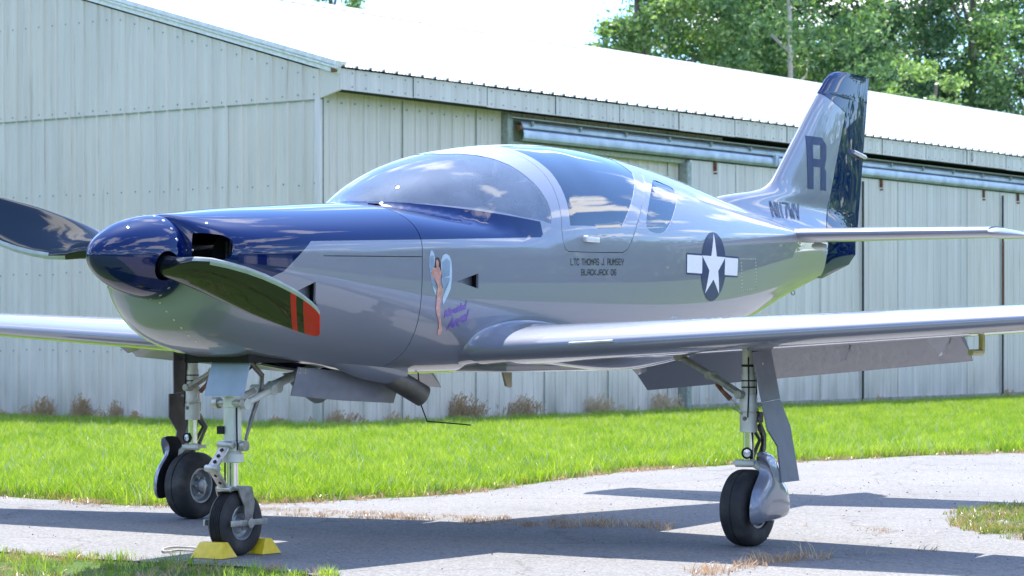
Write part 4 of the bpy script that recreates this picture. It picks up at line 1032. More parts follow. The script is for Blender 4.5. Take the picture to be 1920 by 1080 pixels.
# exhaust bulge and pipe
b = MB(); V = []; nb = 20
for i in range(13):
    t = i/12; a = 1.40-.58*t; r = .092*sin(min(1, t*1.6)*pi/2)**.7
    for k in range(nb): q = 2*pi*k/nb; V.append((a, .235+.8*r*cos(q), .895-.085*t+.75*r*sin(q)))
b.add(V, [(i*nb+k, i*nb+(k+1) % nb, (i+1)*nb+(k+1) % nb, (i+1)*nb+k) for i in range(12) for k in range(nb)]+[tuple(12*nb+k for k in range(nb))])
b.build('outlet_fairing', PGREY, cowl)
EXH = simple('heat_stained_steel', (.16, .15, .125), .45, .75, var=.35, vs=7)
p0 = on_y(722, 700, .23); p1 = on_y(784, 737, .30); a_ = Vector((p0[0], .23, p0[1])); e_ = Vector((p1[0], .30, p1[1])); dd = (e_-a_).normalized()
b = MB(); b.lathe(a_-dd*.1, dd, [(0, .052), ((e_-a_).length+.13, .053), ((e_-a_).length+.131, .050), ((e_-a_).length-.1, .048), ((e_-a_).length-.1, 0)], 32); b.build('exhaust_pipe', EXH, plane)

# ---- spinner and propeller
SPX, SPR, SPZ = 2.255, .181, 1.313; SPL = 2.655-SPX
def spr(t): return SPR*(max(0, 1-t**1.8))**.60
def bodyrev():
    prof = [(0, .0), (0, SPR-.012), (.002, SPR-.002)]
    for k in range(0, 41):
        t = sin(k/40*pi/2); prof.append((.006+t*SPL, spr(t)))
    b = MB(); b.lathe((SPX, 0, SPZ), (1, 0, 0), prof, 64); me = b.mesh(); fixn(me)
    bm = bmesh.new(); bm.from_mesh(me); bmesh.ops.remove_doubles(bm, verts=bm.verts, dist=.0002); bmesh.ops.recalc_face_normals(bm, faces=bm.faces); bm.to_mesh(me); bm.free(); return me
PANG = radians(-14.6); BX = 2.365
PANG2 = radians(-12.0)
BD = [Vector((0, cos(PANG), sin(PANG))), Vector((0, -cos(PANG2), -sin(PANG2)))]
cts = []
for d in BD:
    c = MB(); c.cyl(Vector((BX, 0, SPZ))+d*.06, Vector((BX, 0, SPZ))+d*.3, .064, n=28); cts.append(fixn(c.mesh()))
sm = boolean(bodyrev(), cts); sharp(sm, 40)
spin = link('spinner', sm, PNAVY, plane)
b = MB(); b.cyl((2.238, 0, SPZ), (2.257, 0, SPZ), .172, n=48); b.build('spinner_gap', BLACK, spin, smooth=False)
b = MB()
for k in range(20):
    a = 2*pi*k/20+.1; r = spr(.13)
    if abs((a-PANG+pi/2) % pi-pi/2) < .36: continue
    nn = Vector((.18, cos(a), sin(a))).normalized(); b.lathe((SPX+.05, r*cos(a), SPZ+r*sin(a)), nn, [(0, .0075), (.0015, .006), (.002, 0)], 10)
b.build('spinner_screw', ZINC, spin, kind='stuff')
PBLK = paint('propeller_gloss_black', (.006, .007, .010), .0, .5, 0.0, 1.6); LEM = simple('erosion_strip', (.42, .44, .40), .38, .35, .2); PRED = simple('propeller_red_tip', (.55, .006, .008), .45, 0, .15)
def blade(d, kr=1.0):
    Rr = [.06, .12, .17, .21, .26, .32, .40, .48, .56, .64, .71, .765, .772, .782, .792, .825, .86, .885, .897, .900]
    ch = pchip([.05, .15, .20, .28, .40, .55, .72, .85, .895, .902], [.090, .092, .118, .168, .212, .226, .204, .158, .112, .082])
    th = pchip([.05, .15, .22, .32, .5, .75, .9], [1.0, 1.0, .62, .28, .13, .085, .07]); pt = pchip([.05, .2, .35, .5, .7, .9], [50, 44, 34, 28, 22, 18])
    sw = pchip([.05, .2, .4, .6, .8, .9], [0, .0, .010, .004, -.014, -.032])
    up = Vector((0, -d.z, d.y))            # direction of the leading edge within the disc
    V = []; M_ = 28
    for r in Rr:
        c, t, p = float(ch(r)), float(th(r)), radians(float(pt(r))); cv = up*cos(p)+Vector((1, 0, 0))*sin(p); nv = Vector((1, 0, 0))*cos(p)-up*sin(p)
        o = Vector((BX, 0, SPZ))+d*r*(1+(kr-1)*min(1, r/.5))+up*float(sw(r))
        for k in range(M_):
            a = 2*pi*k/M_; s_ = cos(a)            # +1 leading edge
            thick = .5*c*t*abs(sin(a))**(1.0)*(1 if t > .5 else (1.15-.35*s_*-1 if s_ > 0 else 1.0))
            V.append(o+cv*(.5*c*s_)+nv*(thick*(1 if sin(a) >= 0 else -.55 if t < .5 else -1)))
    n = len(Rr); b = MB(); Fc = []; mi = []
    for i in range(n-1):
        rm = (Rr[i]+Rr[i+1])/2
        for k in range(M_):
            Fc.append((i*M_+k, i*M_+(k+1) % M_, (i+1)*M_+(k+1) % M_, (i+1)*M_+k)); s_ = cos(2*pi*(k+.5)/M_)
            m = 0
            if rm > .30 and s_ > (.80 if rm > .4 else .93): m = 1
            elif rm > .83 or .768 < rm < .79: m = 2
            mi.append(m)
    Fc += [tuple(range(M_))[::-1], tuple((n-1)*M_+k for k in range(M_))]; mi += [0, 2]
    k0 = len(b.v); b.v = [tuple(v) for v in V]; b.f = Fc; b.mi = mi
    return b.build('propeller_blade', [PBLK, LEM, PRED], plane, ang=50)
Rr = None
blade(BD[0], 1.12); blade(BD[1], 1.16)

# ---- wings
def naca(n=34, t=.13, m=.022, p=.4):
    xs = [(1-cos(pi*k/n))/2 for k in range(n+1)]; U, L = [], []
    for x in xs:
        y = 5*t*(.2969*sqrt(x)-.126*x-.3516*x*x+.2843*x**3-.1036*x**4)
        yc = m/p**2*(2*p*x-x*x) if x < p else m/(1-p)**2*((1-2*p)+2*p*x-x*x)
        U.append((x, yc+y)); L.append((x, yc-y))
    return U, L
Y0, Y1, YT = .60, 2.575, 3.56
def wLE(y): return .578-.055*(y-Y0) if y < 3.3 else .578-.055*(y-Y0)-((y-3.3)/.26)**3*.10
def wCH(y): return 1.475-.222*(y-Y0)-(max(0, y-3.3)/.26)**3*.10
def wZ(y): return .914+.0512*(y-Y0)
TWI = radians(1.5)
def wpt(y, xc, zc_, s):
    c = wCH(y); dx = -xc*c; dz = zc_*c
    return (wLE(y)+dx*cos(TWI)+dz*sin(TWI)*0, s*y, wZ(y)+dz+dx*sin(TWI))
def wing_loft(ys, c0, c1, s, thick=lambda y: .132):
    V = []; m_ = None
    for y in ys:
        U, L = naca(t=thick(y)); 
        def cut(A, c0, c1):
            xs = [c0+(c1-c0)*(1-cos(pi*k/26))/2 for k in range(27)]; X = [a[0] for a in A]; Z = [a[1] for a in A]
            return [(x, float(np.interp(x, X, Z))) for x in xs]
        # dense near the nose so that the leading edge stays round
        xsn = [(1-cos(pi*k/60))/2*1.0 for k in range(61)]
        def air(x, sg):
            t = thick(y); yy = 5*t*(.2969*sqrt(max(x, 0))-.126*x-.3516*x*x+.2843*x**3-.1036*x**4); m, p = .022, .4
            yc = m/p**2*(2*p*x-x*x) if x < p else m/(1-p)**2*((1-2*p)+2*p*x-x*x); return yc+sg*yy
        xs = [c0+(c1-c0)*(1-cos(pi*k/30))/2 for k in range(31)] if c0 > 0 else [c1*(k/30)**2 for k in range(31)]
        P = [(x, air(x, 1)) for x in xs[::-1]]+[(x, air(x, -1)) for x in (xs if c0 > 0 else xs[1:])]
        m_ = len(P); V += [wpt(y, x, z, s) for x, z in P]
    n = len(ys); Fc = [(i*m_+k, i*m_+(k+1) % m_, (i+1)*m_+(k+1) % m_, (i+1)*m_+k) for i in range(n-1) for k in range(m_)]
    Fc += [tuple(range(m_)), tuple((n-1)*m_+k for k in range(m_))[::-1]]
    b = MB(); b.add(V, Fc); return b
def wz_low(x, y):
    """underside of the wing at x, y"""
    c = wCH(y); xc = (wLE(y)-x)/c; t = .132
    yy = 5*t*(.2969*sqrt(max(xc, 0))-.126*xc-.3516*xc*xc+.2843*xc**3-.1036*xc**4); m, p = .022, .4
    yc = m/p**2*(2*p*xc-xc*xc) if xc < p else m/(1-p)**2*((1-2*p)+2*p*xc-xc*xc); return wZ(y)+(yc-yy)*c-xc*c*sin(TWI)
HC = .815
thick = lambda y: .132 if y < 3.3 else .132*max(.25, 1-((y-3.3)/.262)**2.4)
FLAPDEF = radians(38)
wings = {}
for s in (1, -1):
    inb = [Y0-.12+k*(Y1-Y0+.12)/20 for k in range(21)]; outb = [Y1+k*(3.3-Y1)/7 for k in range(8)]+[3.38, 3.44, 3.50, 3.53, 3.55, YT]
    b = wing_loft(inb+outb[1:], 0, HC, s, thick); w = b.build('wing', PGREY, plane, ang=50); wings[s] = w
    # fixed outer trailing edge is the aileron, built as its own surface
    b = wing_loft([Y1+.006+k*(3.36-Y1)/8 for k in range(9)], HC+.004, 1.0, s, thick); b.build('aileron', PGREY, w, ang=40)
    b = wing_loft([3.37, 3.43, 3.5, 3.54, YT], HC+.001, 1.0, s, thick); b.build('wing_tip', PGREY, w, ang=40)
    # flap: rounded nose, lowered
    V = []; ysf = [.645+k*(Y1-.01-.645)/10 for k in range(11)]; NF = 12; m_ = None
    for y in ysf:
        c = wCH(y); fc = c*(1-HC)+.005; hx = wLE(y)-HC*c-.004; hz = wz_low(hx, y)+.012; tk = .034
        prof = [(fc, .0)]+[(fc*(1-k/8), .004+tk*(k/8)) for k in range(1, 8)]+[(.0, tk+.004), (-.018, tk*.8), (-.024, tk*.4), (-.018, .004), (0, 0)]+[(fc*k/8, 0) for k in range(1, 8)]
        for a, h in prof:
            # a measured aft, h up; rotate down about the hinge
            ax = a*cos(FLAPDEF)+h*sin(FLAPDEF)*-1*0; V.append((hx-(a*cos(FLAPDEF)+h*sin(FLAPDEF)), s*y, hz-(a*sin(FLAPDEF))+h*cos(FLAPDEF)-.006))
        m_ = len(prof)
    b = MB(); n_ = len(ysf); b.add(V, [(i*m_+k, i*m_+(k+1) % m_, (i+1)*m_+(k+1) % m_, (i+1)*m_+k) for i in range(n_-1) for k in range(m_)]+[tuple(range(m_)), tuple((n_-1)*m_+k for k in range(m_))[::-1]])
    b.build('flap', PGREY, w, ang=30)
    for y in (.74, 1.93, 2.47):
        c = wCH(y); hx = wLE(y)-HC*c; hz = wz_low(hx, y); b = MB()
        b.add([(hx+.20, s*y, hz+.004), (hx+.04, s*(y-.06), hz-.002), (hx+.04, s*(y+.06), hz-.002), (hx+.03, s*y, hz-.088), (hx-.06, s*y, hz-.07)], [(0, 1, 3), (0, 3, 2), (1, 4, 3), (2, 3, 4), (0, 2, 4, 1)])
        b.build('flap_hinge_fairing', PGREY, w, smooth=False)
    # root fairing: concave flare from the wing skin to the fuselage side
    V = []; U, L = naca(48, .132, .022); P = U[::-1]+L[1:]; c = wCH(.64); NJ = 10
    for j in range(NJ+1):
        th_ = j/NJ*pi/2; off = (1-cos(th_)); t_ = sin(th_)
        for q, (x, z) in enumerate(P):
            a = P[max(q-1, 0)]; d = P[min(q+1, len(P)-1)]; tx_, tz_ = (d[0]-a[0]), (d[1]-a[1]); L_ = math.hypot(tx_, tz_) or 1
            nx, nz = tz_/L_, -tx_/L_                      # outward in chord units (x aft)
            if nx*(x-.3)+nz*(z-.02)*6 < 0 and x < .9: nx, nz = -nx, -nz
            R_ = (.040 if nz > 0 else .02)*(1-.75*x)
            if x < .06: R_ = .040+(.02-.040)*max(0, min(1, (.03-z)/.06))
            X_ = wLE(.64)-x*c-nx*R_*off; Z_ = wZ(.64)+z*c-x*c*sin(TWI)+nz*R_*off
            Yf = max(Ysurf(X_, max(Z_, .815)), .30)-.004
            V.append((X_, s*(.648+(Yf-.648)*t_), Z_))
    m_ = len(P); b = MB(); b.add(V, [(i*m_+k, i*m_+k+1, (i+1)*m_+k+1, (i+1)*m_+k) for i in range(NJ) for k in range(m_-1)]); b.build('wing_root_fairing', PGREY, w, ang=60)
    # stall strip
    b = MB(); xa = 1.17; pa = Vector((wLE(1.10)+.003, s*1.03, wZ(1.03)+.008)); pb = Vector((wLE(1.25)+.003, s*1.26, wZ(1.26)+.008)); b.tube([pa, pb], .007, 6); b.build('stall_strip', simple('bright_strip', (.7, .7, .72), .3, .6), w)
    # wheel well blister under the inner wing
    b = MB(); V = []; 
    for i in range(13):
        t = i/12; y = .70+.62*t; 
        for k in range(13):
            q = k/12; x = .34-.62*q; hgt = .052*sin(pi*t)**.8*sin(pi*q)**.8; V.append((x, s*y, wz_low(x, y)+.004-hgt))
    b.add(V, [(i*13+k, i*13+k+1, (i+1)*13+k+1, (i+1)*13+k) for i in range(12) for k in range(12)]); b.build('wheel_well_blister', PGREY, w, ang=70)
# pitot tube and aileron hinge bracket under the port wing
b = MB(); px_, pz_ = on_y(1841, 626, 2.78); b.tube([(px_, 2.78, wz_low(px_, 2.78)+.01), (px_, 2.78, pz_-.075), (px_+.004, 2.78, pz_-.083), (px_+.13, 2.78, pz_-.083)], .0145, 12); b.build('pitot_tube', simple('brass_tube', (.40, .35, .16), .35, .7), wings[1])
# belly wing centre section
b = MB(); b.box((-.12, 0, .835), (1.0, 1.15, .06)); b.build('belly_panel', PGREY, plane, bevel=.025)

# ---- tail
def surf_sym(secs, name, par, mat, axis, s=1, ang=50):
    """secs: list of (station, x_front, x_back, half thickness, z or y offset); symmetrical section"""
    V = []; N_ = 22
    for st, xf, xb, ht, round_back in secs:
        c = xf-xb; P = []
        for k in range(N_+1):
            q = (k/N_)**1.7; y = ht*2*(1.4845*sqrt(q)-.63*q-1.758*q*q+1.4215*q**3-.518*q**4) if not round_back else ht*sqrt(max(0, 1-(2*min(q*3, 1)/2-1)**2)) 
            P.append((xf-q*c, y))
        P = P+[(x, -y) for x, y in P[::-1][0 if round_back else 1:-1]]
        for x, y in P: V.append((x, y, st) if axis == 'z' else (x, s*st[0], st[1]+y))
        m_ = len(P)
    b = MB(); n_ = len(secs); b.add(V, [(i*m_+k, i*m_+(k+1) % m_, (i+1)*m_+(k+1) % m_, (i+1)*m_+k) for i in range(n_-1) for k in range(m_)]+[tuple(range(m_)), tuple((n_-1)*m_+k for k in range(m_))[::-1]]); return b.build(name, mat, par, ang=ang)
fLE = pchip([1.50, 1.62, 1.70, 1.76, 1.80, 1.84, 1.872, 1.90, 1.94, 2.0, 2.1, 2.293, 2.45, 2.591, 2.64, 2.68, 2.695], [-2.55, -2.55, -2.58, -2.64, -2.74, -3.02, -3.30, -3.41, -3.49, -3.56, -3.665, -3.87, -4.035, -4.20, -4.258, -4.34, -4.42])
fHI = lambda z: -4.165+(z-1.684)*(-4.484+4.165)/(2.429-1.684)
fTE = lambda z: -4.685+(z-1.474)*(-4.885+4.685)/(2.642-1.474)
fT = pchip([1.45, 1.60, 1.66, 1.72, 1.78, 1.84, 1.90, 2.0, 2.4, 2.7], [.17, .14, .10, .075, .058, .050, .046, .044, .036, .026])
def tail_point(z, x):
    xf = float(fLE(z)); c = xf-fTE(z); q = (xf-x)/c; q = min(max(q, 0), 1); return float(fT(z))*2*(1.4845*sqrt(q)-.63*q-1.758*q*q+1.4215*q**3-.518*q**4)
def vert_surf(name, zs, x0, x1, mat, par, capx=True):
    V = []; N_ = 26
    for z in zs:
        a, b_ = x0(z), x1(z); P = []
        for k in range(N_+1):
            q = (k/N_)**1.8 if abs(a-float(fLE(z))) < 1e-6 else k/N_; x = a+(b_-a)*q; P.append((x, max(tail_point(z, x), .0025)))
        P = P+[(x, -y) for x, y in P[::-1]]; m_ = len(P); V += [(x, y, z) for x, y in P]
    b = MB(); n_ = len(zs); b.add(V, [(i*m_+k, i*m_+(k+1) % m_, (i+1)*m_+(k+1) % m_, (i+1)*m_+k) for i in range(n_-1) for k in range(m_)]+[tuple(range(m_)), tuple((n_-1)*m_+k for k in range(m_))[::-1]])
    return b.build(name, mat, par, ang=50)
# the fin stops at a slanted line, the rudder horn continues above it
zs = sorted(set([round(1.50+.02*k, 4) for k in range(23)]+[round(1.95+.035*k, 4) for k in range(17)]+[2.531]))
HL = lambda x: 2.535+(x+4.136)*(2.535-2.432)/(-4.136+4.484)   # z of the horn line at x
def horn_x(z): return -4.136+(z-2.535)*(-4.136+4.484)/(2.535-2.432)
fin = vert_surf('fin', [z for z in zs if z <= 2.432]+[2.432, 2.46, 2.49, 2.515, 2.530], lambda z: float(fLE(z)), lambda z: fHI(z)+.004 if z < 2.432 else min(float(fLE(z))-.002, horn_x(z)+.006), PGREY, plane)
NAVYR = PNAVY
rud = vert_surf('rudder', [1.60, 1.684, 1.8, 2.0, 2.2, 2.35, 2.434], lambda z: fHI(z)-.004, fTE, PNAVY, plane)
vert_surf('rudder_horn', [2.4343]+[2.438+.009*k for k in range(12)]+[2.56, 2.60, 2.63, 2.655, 2.675, 2.688, 2.694], lambda z: (horn_x(z)-.006 if z < 2.533 else float(fLE(z))), fTE, PNAVY, rud)
# lower rudder below the tailplane
V = []; N_ = 16
lowz = [1.60, 1.52, 1.45, 1.40, 1.37, 1.352]
def low_x1(z): return -4.688 if z > 1.475 else -4.688+(1.475-z)/(1.475-1.35)*.50
b = MB()
for z in lowz:
    a = fHI(1.60)-.004+(z-1.60)*-.29; e = low_x1(z); P = [(a+(e-a)*k/N_, .040*(1-k/N_)**.8+.003) for k in range(N_+1)]; P = P+[(x, -y) for x, y in P[::-1]]; V += [(x, y, z) for x, y in P]; m_ = len(P)
b.add(V, [(i*m_+k, i*m_+(k+1) % m_, (i+1)*m_+(k+1) % m_, (i+1)*m_+k) for i in range(len(lowz)-1) for k in range(m_)]+[tuple(range(m_)), tuple((len(lowz)-1)*m_+k for k in range(m_))[::-1]]); b.build('lower_rudder', PNAVY, rud, ang=50)
# tail cone between fuselage end and lower rudder
b = MB(); b.add([(-4.094, .080, 1.60), (-4.094, .066, 1.42), (-4.094, .0, 1.355), (-4.094, -.066, 1.42), (-4.094, -.080, 1.60)], [(0, 1, 2, 3, 4)]); b.build('tail_closing_plate', BLACK, plane, smooth=False)
# rear light and trim fairing on the rudder
b = MB(); x_, z_ = on_y(1607, 291, 0); b.tube([(x_+.12, .028, z_+.015), (x_-.06, .026, z_-.01), (x_-.10, .02, z_-.014)], [.014, .015, .006], 10); b.build('tail_light', simple('light_housing', (.55, .56, .6), .2, .6), rud)
SZ = 1.603
stb = {}
for s in (1, -1):
    secs = []
    for y in [.03, .12, .3, .6, .9, 1.2, 1.36]:
        xf = -3.33-.215*y; secs.append(((y, SZ), xf, -4.12-.02*y, .047-.010*y, False))
    st = surf_sym(secs, 'tailplane', plane, PGREY, 'y', s)
    secs = [((y, SZ), -4.125-.02*y, -4.33+.02*y, .017-.003*y, False) for y in (.10, .5, 1.0, 1.36)]
    surf_sym(secs, 'elevator', st, PGREY, 'y', s)
    secs = [((y, SZ-.006-(y-1.37)*.10), xf, xb, t_, False) for y, xf, xb, t_ in ((1.372, -3.60, -4.33, .034), (1.40, -3.605, -4.34, .032), (1.43, -3.63, -4.35, .026), (1.47, -3.70, -4.36, .018), (1.50, -3.82, -4.36, .010), (1.52, -3.98, -4.36, .004))]
    surf_sym(secs, 'elevator_horn', st, PGREY, 'y', s)
    b = MB(); b.tube([(-3.25, s*.10, SZ-.05), (-3.6, s*.13, SZ-.06), (-4.0, s*.11, SZ-.055)], [.02, .045, .02], 14); b.build('tailplane_fillet', PGREY, st)

# ================================================================== LANDING GEAR
def tyre(b, c, R, W, grooves=0, n=48):
    """tyre around the y axis"""
    P = []; rim = R*.52
    prof = [(-W*.36, rim), (-W*.46, rim*1.10), (-W*.5, R*.72), (-W*.475, R*.86), (-W*.40, R*.945), (-W*.30, R*.985)]
    if grooves:
        for g in range(grooves):
            y = -W*.24+W*.48*g/(grooves-1); rr = R*(1-.012*(abs(y)/(W*.24))**2); prof += [(y-.004, rr), (y-.003, rr-.006), (y+.003, rr-.006), (y+.004, rr)]
    else:
        for y in (-W*.16,): prof += [(-W*.18, R*.997), (-.0045, R), (-.0035, R-.004), (.0035, R-.004), (.0045, R), (W*.18, R*.997)]
    prof += [(W*.30, R*.985), (W*.40, R*.945), (W*.475, R*.86), (W*.5, R*.72), (W*.46, rim*1.10), (W*.36, rim)]
    b.lathe(c, (0, 1, 0), prof, n)
def rimdisc(b, c, R, W, s):
    rim = R*.53
    b.lathe(c, (0, s, 0), [(-W*.38, rim*.9), (-W*.38, rim), (W*.38, rim*1.02), (W*.40, rim*.98), (W*.40, rim*.90), (W*.22, rim*.80), (W*.16, rim*.62), (W*.26, rim*.52), (W*.26, rim*.30), (W*.36, rim*.26), (W*.36, .001)], 40)
def flatplate(b, pts, y, t, bulge=0.0, s=1):
    """plate in the x-z plane from an outline, its outer face bulging outwards"""
    n = len(pts); cx = sum(p[0] for p in pts)/n; cz = sum(p[1] for p in pts)/n; V = [(x, s*y, z) for x, z in pts]
    rings = [(1.0, 0)]
    if bulge: rings = [(1.0, .0), (.93, .45), (.78, .78), (.5, .96), (.2, 1.0)]
    V = []; 
    for k, h in rings: V += [(cx+(x-cx)*k, s*(y+t/2+bulge*h), cz+(z-cz)*k) for x, z in pts]
    top = len(rings); V += [(x, s*(y-t/2), z) for x, z in pts]
    Fc = []
    for i in range(top-1): Fc += [(i*n+k, i*n+(k+1) % n, (i+1)*n+(k+1) % n, (i+1)*n+k) for k in range(n)]
    Fc.append(tuple((top-1)*n+k for k in range(n)))
    Fc += [(k, top*n+k, top*n+(k+1) % n, (k+1) % n) for k in range(n)]; Fc.append(tuple(top*n+k for k in range(n))[::-1])
    b.add(V, Fc); return b
def zof(v, sc=402.5): return CAM_Z-(v-HOR)/sc
INSIDE = simple('dark_inner_skin', (.06, .055, .05), .5, .1, var=.3)
def main_gear(s):
    y = 1.68; x = .015; b = MB()
    b.cyl((x, s*y, .95), (x, s*y, .74), .029, n=22); b.cyl((x, s*y, .80), (x, s*y, .62), .033, n=22)
    b.lathe((x, s*y, 0), (0, 0, 1), [(.62, .034), (.63, .042), (.70, .042), (.71, .036)], 24)
    b.lathe((x, s*y, 0), (0, 0, 1), [(.53, .030), (.532, .041), (.62, .041), (.622, .034)], 24)
    leg = b.build('main_gear_leg', WHITE, plane)
    b = MB()
    for z in (.835, .765, .735): b.lathe((x, s*y, z), (0, 0, 1), [(0, .0305), (.003, .034), (.008, .034), (.011, .0305)], 20)
    b.cyl((x, s*(y-.02), .905), (x, s*(y+.05), .905), .014, n=12); b.build('clamp_band', BLACK, leg)
    b = MB(); b.cyl((x, s*y, .54), (x, s*y, .385), .026, n=22); b.build('oleo_piston', CHROME, leg)
    b = MB(); b.tube([(x+.02, s*(y-.055), .385), (x+.01, s*(y+.03), .388), (x, s*(y+.075), .36), (x, s*(y+.085), .30), (x, s*(y+.085), .18)], [.018, .020, .020, .018, .018], 10); b.box((x, s*(y-.01), .388), (.07, .11, .018)); b.build('axle_bracket', WHITE, leg)
    # folding side brace with lock link
    g1 = Vector((x+.03, s*1.335, .880)); g2 = Vector((x+.03, s*1.50, .795)); g3 = Vector((x+.045, s*1.665, .705)); b = MB()
    for dx in (-.012, .012):
        b.tube([g1+Vector((dx, 0, 0)), g2+Vector((dx, 0, 0))], .0115, 8); b.tube([g2+Vector((dx*1.6, 0, 0)), g3+Vector((dx*1.6, 0, 0))], .013, 8)
    for p in (g1, g2, g3): b.cyl(p+Vector((-.035, 0, 0)), p+Vector((.035, 0, 0)), .019, n=14)
    b.build('side_brace', simple('khaki_enamel', (.34, .34, .27), .5, .3, var=.25, vs=30) if s > 0 else bpy.data.materials['khaki_enamel'], leg)
    b = MB(); q1 = g2+Vector((.0, s*.03, -.04)); q2 = Vector((x+.03, s*1.60, .685)); b.tube([q1, (q1+q2)/2+Vector((0, -s*.006, 0)), q2], [.012, .010, .013], 10); b.build('lock_link', RUST, leg)
    b = MB(); b.tube([q2, q2+Vector((0, s*.02, -.012)), q2+Vector((0, s*.02, -.04)), q2+Vector((0, s*.05, -.05))], .003, 6); b.tube([q2+Vector((0, s*.02, -.045)), Vector((x+.045, s*(y-.01), .615))], .003, 6); b.build('spring_wire', ALU, leg)
    b = MB(); b.box((x-.045, s*(y+.02), .60), (.035, .05, .05)); b.cyl((x+.045, s*(y+.0), .595), (x-.06, s*(y+.035), .595), .010, n=8)
    # scissor links behind the leg
    for (za, zb_, xo, xi) in ((.56, .49, .045, .115), (.40, .49, .045, .115)):
        for dy in (-.018, .018): b.tube([(x-xo, s*(y+dy+.01), za), (x-xi, s*(y+dy*.6+.01), zb_)], [.011, .008], 7)
    b.tube([(x-.02, s*(y+.04), .60), (x-.05, s*(y+.06), .52), (x-.03, s*(y+.07), .46), (x-.02, s*(y+.06), .40)], .006, 7); b.build('scissor_link', DALU, leg)
    b = MB(); lz = zof(849); b.lathe((x+.03, s*(y+.01), lz), (1, .15*s, 0), [(-.03, .0), (-.03, .018), (0, .026), (.010, .027), (.010, .021)], 22); hl = b.build('taxi_light', BLACK, leg)
    b = MB(); b.lathe((x+.03, s*(y+.01), lz), (1, .15*s, 0), [(.002, .0205), (.008, .018), (.011, .001)], 20); b.build('lens', simple('light_lens', (.62, .66, .66), .08, .3, .8) if s > 0 else bpy.data.materials['light_lens'], hl)
    b = MB(); b.tube([(x-.034, s*(y+.01), .90), (x-.045, s*(y+.015), .76), (x-.05, s*(y+.02), .64), (x-.075, s*(y+.03), .50), (x-.05, s*(y+.045), .36), (x-.03, s*(y+.06), .26)], .0045, 7); b.tube([(x+.03, s*(y+.015), .88), (x+.036, s*(y+.02), .72), (x+.046, s*(y+.02), .60)], .0035, 6); b.build('brake_line', BLACK, leg)
    # wheel
    R_ = .179; W = .142; c = (x-.0, s*(y-.004), R_)
    b = MB(); tyre(b, c, R_, W); ty = b.build('tyre', TYRE, leg, ang=40)
    b = MB(); rimdisc(b, c, R_, W, 1); rimdisc(b, c, R_, W, -1)
    for k in range(6): a = k*pi/3; b.cyl((c[0]+.045*cos(a), c[1]-W*.42, R_+.045*sin(a)), (c[0]+.045*cos(a), c[1]+W*.42, R_+.045*sin(a)), .006, n=8)
    b.lathe(c, (0, -s, 0), [(W*.2, .04), (W*.46, .034), (W*.5, .022), (W*.5, .001)], 20)
    b.build('rim', simple('wheel_rim_grey', (.40, .41, .42), .45, .6, var=.3, vs=25) if s > 0 else bpy.data.materials['wheel_rim_grey'], ty)
    # outer leg door
    P = lambda L, yy: [on_y(u, v, yy) for u, v in L]
    def splay(L, name, yt=1.735, yb=1.82):
        out = []
        for u, v in L:
            yy = yt+(yb-yt)*min(1, max(0, (v-650)/255)); X_, Z_ = on_y(u, v, yy); out.append((X_, yy, Z_))
        n_ = len(out); V = [(a, s*y_, c_) for a, y_, c_ in out]+[(a-.001, s*(y_+.008), c_) for a, y_, c_ in out]
        b = MB(); b.add(V, [tuple(range(n_, 2*n_))]+[(k, (k+1) % n_, n_+(k+1) % n_, n_+k) for k in range(n_)], 0); b.add(V[:n_], [tuple(range(n_))[::-1]], 1)
        bb = b; o = b.build(name, [SATIN, INSIDE], leg, smooth=False); return o
    splay([(1408, 660), (1443, 656), (1460, 747), (1427, 754)], 'leg_door')
    splay([(1427, 756), (1460, 749), (1479, 798), (1496, 901), (1463, 905), (1456, 837), (1437, 806)], 'leg_door', 1.745, 1.835)
    b = MB(); b.tube([(x, s*1.70, .66), (x, s*1.755, .66)], .008, 8); b.tube([(x, s*1.70, .85), (x, s*1.755, .85)], .008, 8); b.build('door_rod', ALU, leg)
    wf = smooth_poly(P([(1426, 850), (1441, 848), (1449, 856), (1461, 895), (1473, 915), (1479, 945), (1477, 966), (1460, 974), (1435, 979), (1417, 984), (1413, 958), (1418, 922), (1431, 888), (1432, 866)], 1.80), 3)
    b = MB(); flatplate(b, wf, 1.785, .012, .045, s); b.mi[-1] = 1; b.build('wheel_fairing', [PGREY, BLACK], leg, ang=70)
    return leg
main_gear(1); main_gear(-1)

# nose gear
xn = 1.735; Rn = .147; Wn = .102; z0 = lambda v: zof(v, 417.5)
b = MB(); b.cyl((xn, 0, .97), (xn, 0, .46), .040, n=26); b.lathe((xn, 0, 0), (0, 0, 1), [(.415, .040), (.418, .050), (.455, .050), (.46, .041)], 26); b.lathe((xn, 0, 0), (0, 0, 1), [(.465, .041), (.468, .049), (.51, .049), (.513, .041)], 26)
b.lathe((xn, 0, 0), (0, 0, 1), [(.66, .041), (.663, .044), (.70, .044), (.703, .041)], 26)
ng = b.build('nose_gear_leg', WHITE, plane)
b = MB(); b.cyl((xn+.02, -.07, .68), (xn+.02, .07, .68), .017, n=16); b.cyl((xn+.02, -.085, .68), (xn+.02, -.06, .68), .026, n=16); b.build('trunnion_bolt', ALU, ng)
b = MB(); b.cyl((xn, -.066, .49), (xn, .070, .49), .016, n=16); b.cyl((xn, .055, .49), (xn, .078, .49), .024, n=16); b.build('scissor_bolt', ALU, ng)
MB().box((xn+.045, -.03, .56), (.02, .03, .035)).build('steering_switch', BLACK, ng)
b = MB(); b.cyl((xn, 0, .45), (xn, 0, .29), .0255, n=24); b.build('oleo_piston', CHROME, ng)
b = MB(); b.cyl((xn+.028, -.02, .42), (xn+.028, -.02, .31), .004, n=8); b.build('gauge_rod', DARKM, ng)
b = MB()
kn = Vector((xn+.14, 0, .395))
